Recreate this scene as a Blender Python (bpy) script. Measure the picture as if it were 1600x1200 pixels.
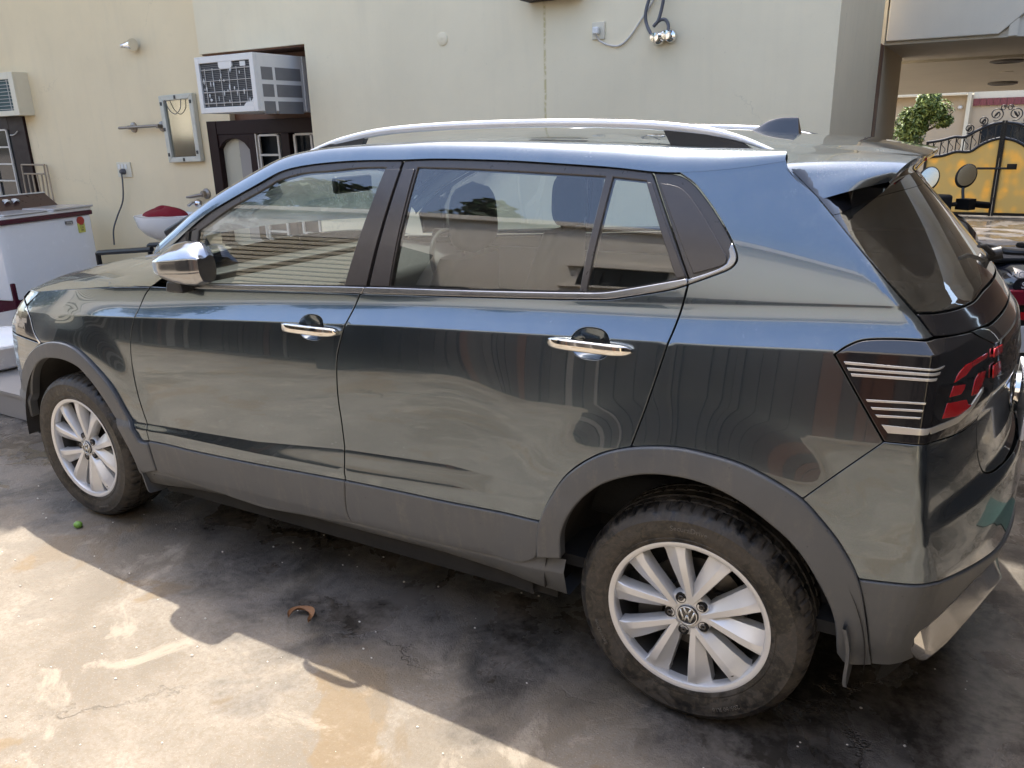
import bpy, bmesh, math, random
import numpy as np
from mathutils import Vector, Matrix
from mathutils.geometry import delaunay_2d_cdt

# ------------------------------------------------------------------ camera, sky, sun, exposure
for o in list(bpy.data.objects): bpy.data.objects.remove(o)
SC = bpy.context.scene
COL = SC.collection
CAM = (0.53068, -2.64950, 1.56532); YAW, PITCH, ROLL, FPX = 0.529041, 0.309338, -0.0253681, 1235.425
cd = bpy.data.cameras.new('camera'); cam = bpy.data.objects.new('camera', cd); COL.objects.link(cam)
fw = Vector((-math.sin(YAW)*math.cos(PITCH), math.cos(YAW)*math.cos(PITCH), -math.sin(PITCH)))
rt = Vector((math.cos(YAW), math.sin(YAW), 0)); up = rt.cross(fw)
r2 = rt*math.cos(ROLL)+up*math.sin(ROLL); u2 = up*math.cos(ROLL)-rt*math.sin(ROLL)
M = Matrix((r2, u2, -fw)).transposed().to_4x4(); M.translation = Vector(CAM)
cam.matrix_world = M
cd.sensor_width = 36; cd.sensor_fit = 'HORIZONTAL'; cd.lens = FPX/1600*36; cd.clip_start = .05; cd.clip_end = 500
SC.camera = cam

SUN = Vector((-.27, .325, 1.0)).normalized()
sd = bpy.data.lights.new('sun', 'SUN'); sd.energy = 2.3; sd.angle = math.radians(.53); sd.color = (1, .94, .84)
so = bpy.data.objects.new('sun', sd); COL.objects.link(so)
so.rotation_euler = SUN.to_track_quat('Z', 'Y').to_euler(); so.location = (0, 0, 20)
w = bpy.data.worlds.new('World'); SC.world = w; w.use_nodes = True
nt = w.node_tree; nt.nodes.clear()
sky = nt.nodes.new('ShaderNodeTexSky'); sky.sky_type = 'NISHITA'; sky.sun_disc = False
sky.sun_elevation = math.asin(SUN.z); sky.sun_rotation = math.atan2(SUN.x, SUN.y)
sky.air_density = 1.0; sky.dust_density = 3.2; sky.ozone_density = .7
bg = nt.nodes.new('ShaderNodeBackground'); bg.inputs['Strength'].default_value = .15
wo = nt.nodes.new('ShaderNodeOutputWorld')
nt.links.new(sky.outputs[0], bg.inputs[0]); nt.links.new(bg.outputs[0], wo.inputs[0])
vs = SC.view_settings; vs.view_transform = 'Standard'; vs.look = 'None'; vs.gamma = 1; vs.use_curve_mapping = False
vs.exposure = 1.85
SC.cycles.max_bounces = 10; SC.cycles.diffuse_bounces = 4; SC.cycles.glossy_bounces = 5; SC.cycles.transmission_bounces = 6
SC.cycles.transparent_max_bounces = 16; SC.cycles.caustics_reflective = False; SC.cycles.caustics_refractive = False
SC.cycles.sample_clamp_indirect = 6
try: SC.cycles.use_denoising = True
except Exception: pass
random.seed(7); RNG = np.random.default_rng(7)

# ------------------------------------------------------------------ materials
class NT:
    def __init__(s, name):
        s.m = bpy.data.materials.new(name); s.m.use_nodes = True; s.t = s.m.node_tree; s.t.nodes.clear()
        s.out = s.t.nodes.new('ShaderNodeOutputMaterial')
    def n(s, typ, **kw):
        nd = s.t.nodes.new('ShaderNode'+typ)
        for k, v in kw.items():
            if k.startswith('_'): setattr(nd, k[1:], v)
            else:
                key = k.replace('__', ' ')
                key = int(key[1:]) if key[0] == 'i' and key[1:].isdigit() else key
                if isinstance(v, bpy.types.NodeSocket): s.t.links.new(v, nd.inputs[key])
                else: nd.inputs[key].default_value = v
        return nd
    def co(s): return s.n('TexCoord').outputs['Object']
    def pos(s): return s.n('NewGeometry').outputs['Position']
    def noise(s, vec, scale, detail=4, rough=.55, dist=0):
        return s.n('TexNoise', Vector=vec, Scale=scale, Detail=detail, Roughness=rough, Distortion=dist).outputs['Fac']
    def ramp(s, fac, stops):
        r = s.n('ValToRGB', Fac=fac); e = r.color_ramp.elements
        while len(e) > 1: e.remove(e[-1])
        for i, (p, c) in enumerate(stops):
            el = e[0] if i == 0 else e.new(p)
            el.position = p; el.color = (c, c, c, 1) if not isinstance(c, tuple) else (*c, 1)
        return r.outputs['Color']
    def mix(s, f, a, b, mode='MIX'):
        r = s.n('Mix', _data_type='RGBA', _blend_type=mode)
        for k, v in ((0, f), (6, a), (7, b)):
            if isinstance(v, bpy.types.NodeSocket): s.t.links.new(v, r.inputs[k])
            elif k == 0: r.inputs[0].default_value = v
            else: r.inputs[k].default_value = (*v, 1) if len(v) == 3 else v
        return r.outputs[2]
    def math(s, op, a, b=0.0, clamp=False):
        r = s.n('Math', _operation=op, _use_clamp=clamp)
        for k, v in ((0, a), (1, b)):
            if isinstance(v, bpy.types.NodeSocket): s.t.links.new(v, r.inputs[k])
            else: r.inputs[k].default_value = v
        return r.outputs[0]
    def bump(s, h, strength=.3, dist=.01):
        return s.n('Bump', Height=h, Strength=strength, Distance=dist).outputs[0]
    def pbr(s, **kw):
        p = s.n('BsdfPrincipled')
        for k, v in kw.items():
            key = k.replace('__', ' ')
            if isinstance(v, bpy.types.NodeSocket): s.t.links.new(v, p.inputs[key])
            else: p.inputs[key].default_value = (*v, 1) if isinstance(v, tuple) and len(v) == 3 else v
        s.t.links.new(p.outputs[0], s.out.inputs[0]); return p

def simple(name, col, rough=.5, metal=0, var=.12, scale=30, bump=0, coat=0, spec=.5):
    t = NT(name); c = t.co()
    f = t.noise(c, scale, 5, .6)
    f2 = t.noise(c, scale*.13, 3, .5)
    k = t.math('ADD', t.math('MULTIPLY', f, .6), t.math('MULTIPLY', f2, .4))
    colr = t.mix(k, tuple(x*(1-var) for x in col), tuple(min(1, x*(1+var)) for x in col))
    kw = dict(Base__Color=colr, Metallic=float(metal), Coat__Weight=float(coat), Coat__Roughness=.03, Specular__IOR__Level=spec)
    kw['Roughness'] = t.ramp(f, [(.3, max(.02, rough*.88)), (.7, min(1, rough*1.12))])
    if bump: kw['Normal'] = t.bump(f, bump, .004)
    t.pbr(**kw); return t.m

def m_paint():
    t = NT('car_paint'); p = t.pos()
    d1 = t.noise(p, 9, 6, .65); d2 = t.noise(p, 260, 3, .7); d3 = t.noise(p, 2.2, 3, .6)
    streak = t.noise(t.n('Mapping', Vector=p, Scale=(2.0, 2.0, 60.)).outputs[0], 6, 5, .7)
    dust = t.math('MULTIPLY', t.ramp(d1, [(.40, 0.), (.75, 1.)]), t.ramp(d2, [(.42, .15), (.68, 1.)]))
    up = t.n('SeparateXYZ', Vector=t.n('NewGeometry').outputs['Normal']).outputs['Z']
    dust = t.math('MULTIPLY', dust, t.math('ADD', t.math('MULTIPLY', up, .34, True), .035))
    dust = t.math('ADD', dust, t.math('MULTIPLY', t.ramp(streak, [(.56, 0.), (.8, 1.)]), .03), True)
    flake = t.n('TexVoronoi', Vector=p, Scale=900.).outputs['Color']
    base = t.mix(.10, (.100, .132, .163), flake, 'OVERLAY')
    base = t.mix(dust, base, (.36, .34, .31))
    rough = t.math('ADD', .21, t.math('MULTIPLY', dust, .5))
    vor = t.n('TexVoronoi', Vector=p, Scale=34., Randomness=1.); spots = t.ramp(vor.outputs['Distance'], [(.02, 1.), (.055, 0.)])
    sel = t.math('GREATER_THAN', t.n('SeparateXYZ', Vector=vor.outputs['Color']).outputs['X'], .93)
    spots = t.math('MULTIPLY', spots, sel)
    base = t.mix(t.math('MULTIPLY', spots, .7), base, (.02, .018, .016))
    t.pbr(Base__Color=base, Metallic=t.math('SUBTRACT', .92, dust, True), Roughness=rough, Coat__Weight=1.0, Coat__IOR=1.75,
          Coat__Roughness=t.math('ADD', .012, t.math('MULTIPLY', dust, .3)))
    return t.m

def m_glass(name, tint, extra_dust=0.0, refl=1.0):
    t = NT(name); p = t.pos()
    tr = t.n('BsdfTransparent', Color=(*tint, 1)); gl = t.n('BsdfGlossy', Roughness=.003, Color=(1, 1, 1, 1))
    fr = t.n('Fresnel', IOR=1.62)
    f = t.math('MULTIPLY', fr.outputs[0], 1.75*refl, True)
    mx = t.n('MixShader', Fac=f); t.t.links.new(tr.outputs[0], mx.inputs[1]); t.t.links.new(gl.outputs[0], mx.inputs[2])
    d = t.n('BsdfDiffuse', Color=(.42, .40, .36, 1))
    n1 = t.noise(p, 7, 6, .7); n2 = t.noise(p, 190, 3, .7)
    k = t.math('MULTIPLY', t.ramp(n1, [(.35, .3), (.75, 1.)]), t.ramp(n2, [(.45, .25), (.66, 1.)]))
    k = t.math('MULTIPLY', k, .05+extra_dust)
    vor = t.n('TexVoronoi', Vector=p, Scale=42.); sp = t.ramp(vor.outputs['Distance'], [(.015, 1.), (.05, 0.)])
    sel = t.math('GREATER_THAN', t.n('SeparateXYZ', Vector=vor.outputs['Color']).outputs['Y'], .93)
    k = t.math('MAXIMUM', k, t.math('MULTIPLY', t.math('MULTIPLY', sp, sel), .45))
    m2 = t.n('MixShader', Fac=k); t.t.links.new(mx.outputs[0], m2.inputs[1]); t.t.links.new(d.outputs[0], m2.inputs[2])
    t.t.links.new(m2.outputs[0], t.out.inputs[0]); return t.m

def m_ground():
    t = NT('concrete_yard'); p = t.pos()
    big = t.noise(p, .55, 5, .6, .4); mid = t.noise(p, 2.3, 6, .62, .5); fine = t.noise(p, 28, 7, .72); grit = t.noise(p, 170, 4, .7)
    dry = t.mix(t.ramp(mid, [(.40, 0.), (.60, 1.)]), (.186, .161, .127), (.275, .241, .194))
    dry = t.mix(t.math('MULTIPLY', t.ramp(t.noise(p, 55, 6, .75), [(.40, 1.), (.56, 0.)]), .55), dry, (.185, .145, .10))
    dry = t.mix(t.math('MULTIPLY', t.ramp(grit, [(.58, 0.), (.72, 1.)]), .45), dry, (.60, .52, .43))
    rust = t.ramp(t.noise(t.n('Mapping', Vector=p, Location=(3.1, 7.7, 0)).outputs[0], 1.7, 5, .6, .6), [(.555, 0.), (.585, 1.)])
    dry = t.mix(t.math('MULTIPLY', rust, .55), dry, (.20, .135, .065))
    damp = t.ramp(t.noise(t.n('Mapping', Vector=p, Location=(11.3, 2.2, 0)).outputs[0], 1.15, 6, .62, .8), [(.56, 0.), (.572, 1.)])
    dry = t.mix(t.math('MULTIPLY', damp, .5), dry, (.135, .105, .068))
    chalk = t.ramp(t.noise(t.n('Mapping', Vector=p, Location=(5.3, 9.2, 0)).outputs[0], 3.1, 7, .7, .7), [(.56, 0.), (.64, 1.)])
    dry = t.mix(t.math('MULTIPLY', chalk, .5), dry, (.40, .345, .27))
    # washing water drying in patches, plus the shaded side's darkness painted into the colour
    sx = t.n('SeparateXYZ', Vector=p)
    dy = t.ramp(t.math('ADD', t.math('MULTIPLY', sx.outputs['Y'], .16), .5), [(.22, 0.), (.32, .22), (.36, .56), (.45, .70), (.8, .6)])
    wet_shade_f = t.math('ADD', dy, t.math('MULTIPLY', t.math('SUBTRACT', mid, .5), 1.5))
    wet_shade_f = t.math('ADD', wet_shade_f, t.math('MULTIPLY', t.math('SUBTRACT', big, .5), 1.1))
    wet = t.ramp(wet_shade_f, [(.22, 0.), (.55, 1.)])  # wet also carries the shaded side's painted darkness
    pud = t.ramp(t.math('ADD', wet_shade_f, t.math('MULTIPLY', t.math('SUBTRACT', fine, .5), .12)), [(.62, 0.), (.66, 1.)])
    soak_shade = t.mix(t.ramp(t.math('ADD', t.math('MULTIPLY', fine, .35), t.math('MULTIPLY', t.noise(p, 3.3, 6, .65, .8), .65)), [(.44, 0.), (.58, 1.)]), (.024, .021, .018), (.120, .106, .092))
    base = t.mix(t.math('MULTIPLY', wet, .93), dry, soak_shade)
    pv = t.n('TexVoronoi', Vector=p, Scale=38.); pit = t.math('MULTIPLY', t.ramp(pv.outputs['Distance'], [(.10, 1.), (.26, 0.)]), t.math('GREATER_THAN', t.n('SeparateXYZ', Vector=pv.outputs['Color']).outputs['X'], .62))
    pv2 = t.n('TexVoronoi', Vector=p, Scale=95.); pit2 = t.math('MULTIPLY', t.ramp(pv2.outputs['Distance'], [(.12, 1.), (.30, 0.)]), t.math('GREATER_THAN', t.n('SeparateXYZ', Vector=pv2.outputs['Color']).outputs['Y'], .7))
    dry = t.mix(t.math('MULTIPLY', pit, .5), dry, (.17, .13, .095)); dry = t.mix(t.math('MULTIPLY', pit2, .5), dry, (.60, .53, .44))
    # cracks
    wp = t.n('VectorMath', _operation='ADD', i0=p, i1=t.n('VectorMath', _operation='SCALE', i0=t.n('TexNoise', Vector=p, Scale=2.4, Detail=6., Roughness=.7).outputs['Color'], Scale=.55).outputs[0]).outputs[0]
    cr = t.n('TexVoronoi', Vector=wp, Scale=.55, _feature='DISTANCE_TO_EDGE').outputs['Distance']
    crm = t.math('MULTIPLY', t.ramp(cr, [(.0, 1.), (.006, 0.)]), t.ramp(big, [(.50, 0.), (.60, 1.)]))
    base = t.mix(t.math('MULTIPLY', crm, .75), base, (.045, .037, .03))
    rough = t.mix(wet, t.mix(damp, (.9, .9, .9), (.5, .5, .5)), (.48, .48, .48)); rough = t.mix(pud, rough, (.12, .12, .12))
    h = t.math('ADD', t.math('MULTIPLY', fine, .6), t.math('MULTIPLY', grit, .35))
    h = t.math('SUBTRACT', h, t.math('MULTIPLY', crm, 1.2))
    h = t.math('MULTIPLY', t.math('SUBTRACT', h, .45), t.math('SUBTRACT', 1.0, t.math('MULTIPLY', pud, .85)))
    t.pbr(Base__Color=base, Roughness=rough, Normal=t.bump(h, .8, .011)); return t.m

def m_wall(name, col, stain=(.45, .40, .31), seam=None):
    t = NT(name); p = t.pos()
    a = t.noise(p, .8, 5, .6, .3); b = t.noise(p, 9, 6, .65); g = t.noise(p, 120, 3, .6)
    vert = t.noise(t.n('Mapping', Vector=p, Scale=(3., 3., .25)).outputs[0], 2.5, 5, .6)
    c = t.mix(t.ramp(a, [(.35, 0.), (.7, 1.)]), tuple(x*.93 for x in col), tuple(min(.9, x*1.04) for x in col))
    c = t.mix(t.math('MULTIPLY', t.ramp(vert, [(.52, 0.), (.78, 1.)]), .10), c, stain)
    c = t.mix(t.math('MULTIPLY', t.ramp(b, [(.62, 0.), (.74, 1.)]), .20), c, tuple(x*.8 for x in col))
    if seam is not None:
        sx = t.n('SeparateXYZ', Vector=p)
        d = t.math('ABSOLUTE', t.math('SUBTRACT', sx.outputs['X'], t.math('ADD', seam, t.math('MULTIPLY', t.math('SUBTRACT', b, .5), .02))))
        mk = t.math('MULTIPLY', t.ramp(d, [(.004, 1.), (.013, 0.)]), t.ramp(t.noise(p, 45, 3), [(.40, .25), (.52, 1.)]))
        mk = t.math('MULTIPLY', mk, t.math('GREATER_THAN', sx.outputs['Z'], 1.5))
        c = t.mix(mk, c, (.62, .52, .27))
    wq = t.n('VectorMath', _operation='ADD', i0=p, i1=t.n('VectorMath', _operation='SCALE', i0=t.n('TexNoise', Vector=p, Scale=3., Detail=6., Roughness=.7).outputs['Color'], Scale=.35).outputs[0]).outputs[0]
    ck = t.n('TexVoronoi', Vector=wq, Scale=.8, _feature='DISTANCE_TO_EDGE').outputs['Distance']
    ckm = t.math('MULTIPLY', t.ramp(ck, [(.0, 1.), (.004, 0.)]), t.ramp(a, [(.54, 0.), (.60, 1.)]))
    c = t.mix(t.math('MULTIPLY', ckm, .35), c, tuple(x*.55 for x in col))
    sp = t.ramp(t.noise(p, 60, 2, .5), [(.70, 0.), (.74, 1.)]); c = t.mix(t.math('MULTIPLY', sp, .25), c, tuple(x*.6 for x in col))
    h = t.math('ADD', t.math('ADD', b, t.math('MULTIPLY', g, .25)), t.math('MULTIPLY', a, 2.0))
    t.pbr(Base__Color=c, Roughness=.72, Normal=t.bump(h, .22, .008)); return t.m

def m_tyre():
    t = NT('tyre_rubber'); p = t.co()
    a = t.noise(p, 11, 6, .68, .6); f = t.noise(p, 70, 5, .7)
    c = t.mix(t.ramp(a, [(.46, 0.), (.53, 1.)]), (.010, .010, .010), (.052, .046, .039))
    c = t.mix(t.math('MULTIPLY', t.ramp(f, [(.48, 0.), (.70, 1.)]), .5), c, (.115, .092, .066))
    t.pbr(Base__Color=c, Roughness=t.ramp(a, [(.42, .30), (.6, .78)]), Normal=t.bump(f, .15, .002)); return t.m

def m_emissive_none(): pass
MT = {}
MT['paint'] = m_paint()
MT['glass'] = m_glass('car_glass', (.93, .99, .955))
MT['glass_rear'] = m_glass('rear_glass', (.50, .55, .51), .10)
def m_clad():
    t = NT('grey_cladding'); p = t.pos()
    a = t.noise(p, 3.5, 5, .65); g = t.noise(p, 420, 2, .5); st = t.noise(t.n('Mapping', Vector=p, Scale=(14., 14., 2.)).outputs[0], 2, 5, .65)
    c = t.mix(t.ramp(a, [(.3, 0.), (.7, 1.)]), (.082, .088, .096), (.112, .117, .122))
    dirt = t.math('MULTIPLY', t.ramp(st, [(.5, 0.), (.75, 1.)]), t.ramp(t.noise(p, 90, 4, .7), [(.42, .2), (.62, 1.)]))
    c = t.mix(t.math('MULTIPLY', dirt, .45), c, (.24, .21, .17))
    vor = t.n('TexVoronoi', Vector=p, Scale=52.); sp = t.math('MULTIPLY', t.ramp(vor.outputs['Distance'], [(.05, 1.), (.16, 0.)]), t.math('GREATER_THAN', t.n('SeparateXYZ', Vector=vor.outputs['Color']).outputs['X'], .88))
    c = t.mix(t.math('MULTIPLY', sp, .6), c, (.03, .027, .025))
    t.pbr(Base__Color=c, Roughness=t.ramp(a, [(.3, .36), (.7, .48)]), Normal=t.bump(g, .12, .001)); return t.m
MT['cladding'] = m_clad()
MT['black_trim'] = simple('black_trim', (.030, .028, .028), .38, 0, .2, 50)
MT['piano'] = simple('gloss_black', (.012, .012, .014), .06, 0, .2, 40, 0, 1)
MT['applique'] = simple('pillar_film', (.058, .053, .053), .22, 0, .22, 40)
MT['frame_grey'] = simple('window_frame_grey', (.07, .066, .066), .30, .2, .15, 50)
MT['strip'] = simple('satin_strip', (.30, .31, .33), .24, .9, .1, 60)
MT['chrome'] = simple('chrome', (.78, .77, .75), .05, 1, .05, 30)
MT['bright_trim'] = simple('bright_trim', (.72, .70, .66), .16, .85, .08, 70)
MT['mirror_chrome'] = simple('mirror_cover_chrome', (.40, .41, .43), .16, .95, .06, 40)
MT['rail'] = simple('silver_rail', (.80, .81, .83), .36, .45, .08, 50)
MT['alloy'] = simple('alloy_silver', (.70, .71, .725), .34, .45, .06, 40, 0, .35)
MT['barrel'] = simple('rim_barrel', (.07, .068, .066), .5, .6, .2, 20)
MT['steel'] = simple('brake_steel', (.13, .12, .11), .45, .8, .25, 20)
MT['dark'] = simple('dark_void', (.012, .012, .012), .9, 0, .1, 10)
MT['liner'] = simple('wheel_liner', (.035, .032, .03), .85, 0, .3, 18, .2)
MT['seat'] = simple('seat_fabric', (.030, .031, .033), .85, 0, .2, 120, .2)
MT['headliner'] = simple('headliner', (.42, .42, .40), .9, 0, .08, 80)
MT['dash'] = simple('dash_plastic', (.030, .031, .033), .75, 0, .2, 60, 0, 0, .25)
MT['stone'] = simple('dark_stone', (.050, .043, .040), .8, 0, .6, 5, .3)
MT['stone_light'] = simple('grey_stone', (.085, .075, .068), .8, 0, .5, 7, .3)
MT['silver_bar'] = simple('lamp_silver_bar', (.82, .80, .74), .22, .6, .05, 40)
MT['red'] = simple('lamp_red', (.55, .012, .018), .10, 0, .2, 120, 0, 1)
MT['tyre'] = m_tyre()
MT['tyre_text'] = simple('tyre_lettering', (.13, .12, .105), .6, 0, .2, 60)
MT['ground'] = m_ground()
MT['wall'] = m_wall('cream_wall', (.85, .745, .525), seam=-2.155)
MT['wall_bounce'] = m_wall('cream_wall_bounce_tint', (.84, .70, .46))  # same cream paint, with warm bounce light put into its colour
MT['wall_opp'] = m_wall('opposite_wall_paint', (.86, .80, .70))
MT['wood'] = simple('dark_wood', (.020, .008, .008), .5, 0, .3, 14, .1, 0, .2)
MT['brown'] = simple('brown_paint', (.15, .065, .035), .5, 0, .25, 8)
MT['white'] = simple('white_enamel', (.88, .87, .86), .25, 0, .05, 20, 0, .4)
MT['grille_white'] = simple('grille_paint', (.62, .58, .52), .5, 0, .15, 20)
MT['ac_white'] = simple('ac_sheet', (.78, .75, .70), .45, .1, .14, 9)
MT['ac_fin'] = simple('ac_fins', (.045, .05, .058), .55, .4, .3, 30)
MT['ac_teal'] = simple('ac_fins_teal', (.025, .07, .08), .55, .2, .3, 30)
MT['ac_vent'] = simple('ac_vent_dark', (.20, .19, .18), .7, 0, .3, 14)
MT['maroon'] = simple('maroon_plastic', (.075, .008, .022), .25, 0, .15, 20)
MT['panel_brown'] = simple('control_panel', (.06, .028, .026), .3, 0, .2, 20)
MT['clear_lid'] = simple('smoky_lid', (.50, .48, .47), .18, 0, .1, 8)
MT['grey_metal'] = simple('dull_metal', (.28, .25, .22), .38, .9, .2, 20)
MT['window_dark'] = simple('window_pane_dark', (.018, .022, .026), .06, 0, .3, 3)
MT['curtain'] = simple('frosted_pane', (.50, .47, .37), .30, 0, .08, 4)
MT['mirror_frame'] = simple('mirror_frame', (.60, .58, .49), .35, 0, .25, 12)
MT['plastic_cream'] = simple('cream_plastic', (.70, .64, .50), .4, 0, .06, 20)
MT['plastic_white'] = simple('white_plastic', (.75, .74, .70), .35, 0, .05, 20)
MT['cable'] = simple('grey_cable', (.10, .10, .11), .5, 0, .1, 20)
MT['black_metal'] = simple('black_iron', (.012, .012, .013), .4, .3, .2, 20)
MT['black_plastic'] = simple('black_plastic', (.030, .031, .034), .42, 0, .2, 40)
MT['red_cloth'] = simple('red_cloth', (.22, .008, .018), .9, 0, .3, 30, .5)
MT['tile'] = simple('plinth_tile', (.32, .30, .28), .35, 0, .15, 6)
MT['leaf'] = simple('tree_leaf', (.075, .125, .03), .45, 0, .45, 3)
MT['leaf_light'] = simple('tree_leaf_light', (.24, .30, .08), .45, 0, .4, 3)
MT['leaf_dark'] = simple('tree_leaf_dark', (.03, .06, .02), .5, 0, .4, 3)
MT['bark'] = simple('bark', (.10, .075, .05), .9, 0, .35, 12, .5)
MT['beige_house'] = m_wall('neighbour_wall', (.50, .40, .28))
MT['tile_red'] = simple('red_band_tile', (.20, .045, .05), .5, 0, .2, 12)
MT['ceiling'] = m_wall('carport_ceiling', (.78, .72, .60))
MT['teal'] = simple('teal_mat', (.008, .034, .030), .8, 0, .3, 25, .3)
MT['dry_leaf'] = simple('dry_leaf', (.25, .125, .055), .7, 0, .4, 40)
MT['lime'] = simple('lime_skin', (.16, .32, .05), .4, 0, .2, 40)
MT['moto_red'] = simple('moto_red', (.25, .01, .03), .15, 0, .2, 20, 0, 1)
MT['moto_black'] = simple('moto_black', (.015, .016, .022), .15, 0, .2, 20, 0, 1)
MT['plate'] = simple('number_plate', (.75, .76, .78), .4, 0, .06, 40)
MT['blue_ink'] = simple('plate_blue_ink', (.03, .09, .35), .5)
MT['label_yellow'] = simple('label_yellow', (.62, .60, .14), .5, 0, .2, 60)
MT['label_red'] = simple('label_red', (.45, .05, .03), .5, 0, .2, 60)
MT['rack'] = simple('rack_wire', (.38, .30, .22), .5, .3, .15, 20)
def m_gatepanel():
    t = NT('gate_panel_yellow'); p = t.pos()
    a = t.n('TexVoronoi', Vector=t.n('Mapping', Vector=p, Scale=(8., 8., 6.)).outputs[0], Scale=1., _feature='SMOOTH_F1').outputs['Distance']
    n = t.noise(p, 6, 4, .6)
    c = t.mix(t.ramp(a, [(.18, 1.), (.5, 0.)]), (.54, .45, .25), (.76, .53, .19))
    c = t.mix(t.ramp(n, [(.35, 0.), (.65, .55)]), c, (.50, .44, .26))
    pr = t.pbr(Base__Color=c, Roughness=.35)
    tl = t.n('BsdfTranslucent', Color=c); mx = t.n('MixShader', Fac=.72)
    t.t.links.new(pr.outputs[0], mx.inputs[1]); t.t.links.new(tl.outputs[0], mx.inputs[2]); t.t.links.new(mx.outputs[0], t.out.inputs[0])
    return t.m
MT['gate_panel'] = m_gatepanel()
def m_mirror():
    t = NT('mirror_silvering'); t.pbr(Base__Color=(.50, .50, .44), Metallic=1.0, Roughness=.10); return t.m
MT['mirror'] = m_mirror()

# ------------------------------------------------------------------ mesh helpers
WL = {}
class MB:
    def __init__(s, xf=None): s.v = []; s.f = []; s.mi = []; s.mats = []; s.cur = 0; s.xf = xf; s.sharp = False
    def mat(s, m):
        m = MT[m] if isinstance(m, str) else m
        if m not in s.mats: s.mats.append(m)
        s.cur = s.mats.index(m); return s
    def add(s, vs, fs):
        b = len(s.v); s.v += [tuple(map(float, p)) for p in vs]
        for f in fs: s.f.append(tuple(i+b for i in f)); s.mi.append(s.cur)
        return s
    def box(s, x0, x1, y0, y1, z0, z1):
        P = [(x, y, z) for z in (z0, z1) for y in (y0, y1) for x in (x0, x1)]
        return s.add(P, [(0, 2, 3, 1), (4, 5, 7, 6), (0, 1, 5, 4), (2, 6, 7, 3), (0, 4, 6, 2), (1, 3, 7, 5)])
    def prism(s, pts, ax, a, b):
        """pts: 2D outline; ax: extrusion axis; a<b"""
        n = len(pts); A = []
        area = sum(pts[i][0]*pts[(i+1) % n][1]-pts[(i+1) % n][0]*pts[i][1] for i in range(n))
        if area < 0: pts = pts[::-1]
        for h in (a, b):
            for p in pts:
                A.append((h, p[0], p[1]) if ax == 'x' else (p[0], h, p[1]) if ax == 'y' else (p[0], p[1], h))
        fs = [tuple(range(n))[::-1], tuple(range(n, 2*n))]+[(i, (i+1) % n, n+(i+1) % n, n+i) for i in range(n)]
        if ax == 'y': fs = [f[::-1] for f in fs]
        return s.add(A, fs)
    def tube(s, pts, r, seg=8, cap=True, flat=1.0):
        pts = [Vector(p) for p in pts]; n = len(pts); rr = r if hasattr(r, '__len__') else [r]*n
        V = []; prev = None
        for i, p in enumerate(pts):
            t = (pts[min(i+1, n-1)]-pts[max(i-1, 0)]).normalized()
            a = prev if prev is not None else (Vector((0, 0, 1)) if abs(t.z) < .9 else Vector((1, 0, 0)))
            e1 = (a-t*a.dot(t)).normalized(); e2 = t.cross(e1); prev = e1
            for k in range(seg):
                an = 2*math.pi*k/seg; V.append(p+(e1*math.cos(an)*flat+e2*math.sin(an))*rr[i])
        F = []
        for i in range(n-1):
            for k in range(seg):
                a = i*seg+k; b = i*seg+(k+1) % seg; F.append((a, b, b+seg, a+seg))
        if cap: F += [tuple(range(seg))[::-1], tuple(range((n-1)*seg, n*seg))]
        return s.add(V, F)
    def lathe(s, prof, seg=48, cen=(0, 0, 0), ax='y', closed=False):
        """prof: (radius, h) along axis"""
        V = []; n = len(prof)
        for k in range(seg):
            a = 2*math.pi*k/seg; ca, sa = math.cos(a), math.sin(a)
            for r, h in prof:
                if ax == 'y': V.append((cen[0]+r*ca, cen[1]+h, cen[2]+r*sa))
                elif ax == 'z': V.append((cen[0]+r*ca, cen[1]+r*sa, cen[2]+h))
                else: V.append((cen[0]+h, cen[1]+r*ca, cen[2]+r*sa))
        F = []
        for k in range(seg):
            for i in range(n if closed else n-1):
                a = k*n+i; b = k*n+(i+1) % n; c = ((k+1) % seg)*n+(i+1) % n; d = ((k+1) % seg)*n+i
                F.append((a, b, c, d) if ax != 'y' else (a, d, c, b))
        return s.add(V, F)
    def grid(s, P, flip=False):
        P = np.asarray(P); h, wd = P.shape[:2]
        F = []
        for i in range(h-1):
            for j in range(wd-1):
                f = (i*wd+j, i*wd+j+1, (i+1)*wd+j+1, (i+1)*wd+j); F.append(f[::-1] if flip else f)
        return s.add(P.reshape(-1, 3), F)
    def ellipsoid(s, c, r, nu=20, nv=12, e=1.0):
        P = []
        sg = lambda x: math.copysign(abs(x)**e, x)
        for i in range(nv+1):
            b = -math.pi/2+math.pi*i/nv
            P.append([(c[0]+r[0]*sg(math.cos(b))*sg(math.cos(a)), c[1]+r[1]*sg(math.cos(b))*sg(math.sin(a)), c[2]+r[2]*sg(math.sin(b))) for a in np.linspace(0, 2*math.pi, nu+1)])
        return s.grid(P)
    def mirror_y(s):
        n = len(s.v); s.v += [(x, -y, z) for x, y, z in s.v]
        s.f += [tuple(i+n for i in f)[::-1] for f in list(s.f)]; s.mi += list(s.mi); return s
    def mesh(s, name, smooth=True):
        me = bpy.data.meshes.new(name)
        vs = s.v if s.xf is None else [tuple(s.xf @ Vector(p)) for p in s.v]
        me.from_pydata(vs, [], s.f)
        for m in s.mats: me.materials.append(m)
        me.polygons.foreach_set('material_index', s.mi)
        if smooth: me.polygons.foreach_set('use_smooth', [True]*len(s.f))
        me.update(); return me

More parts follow.
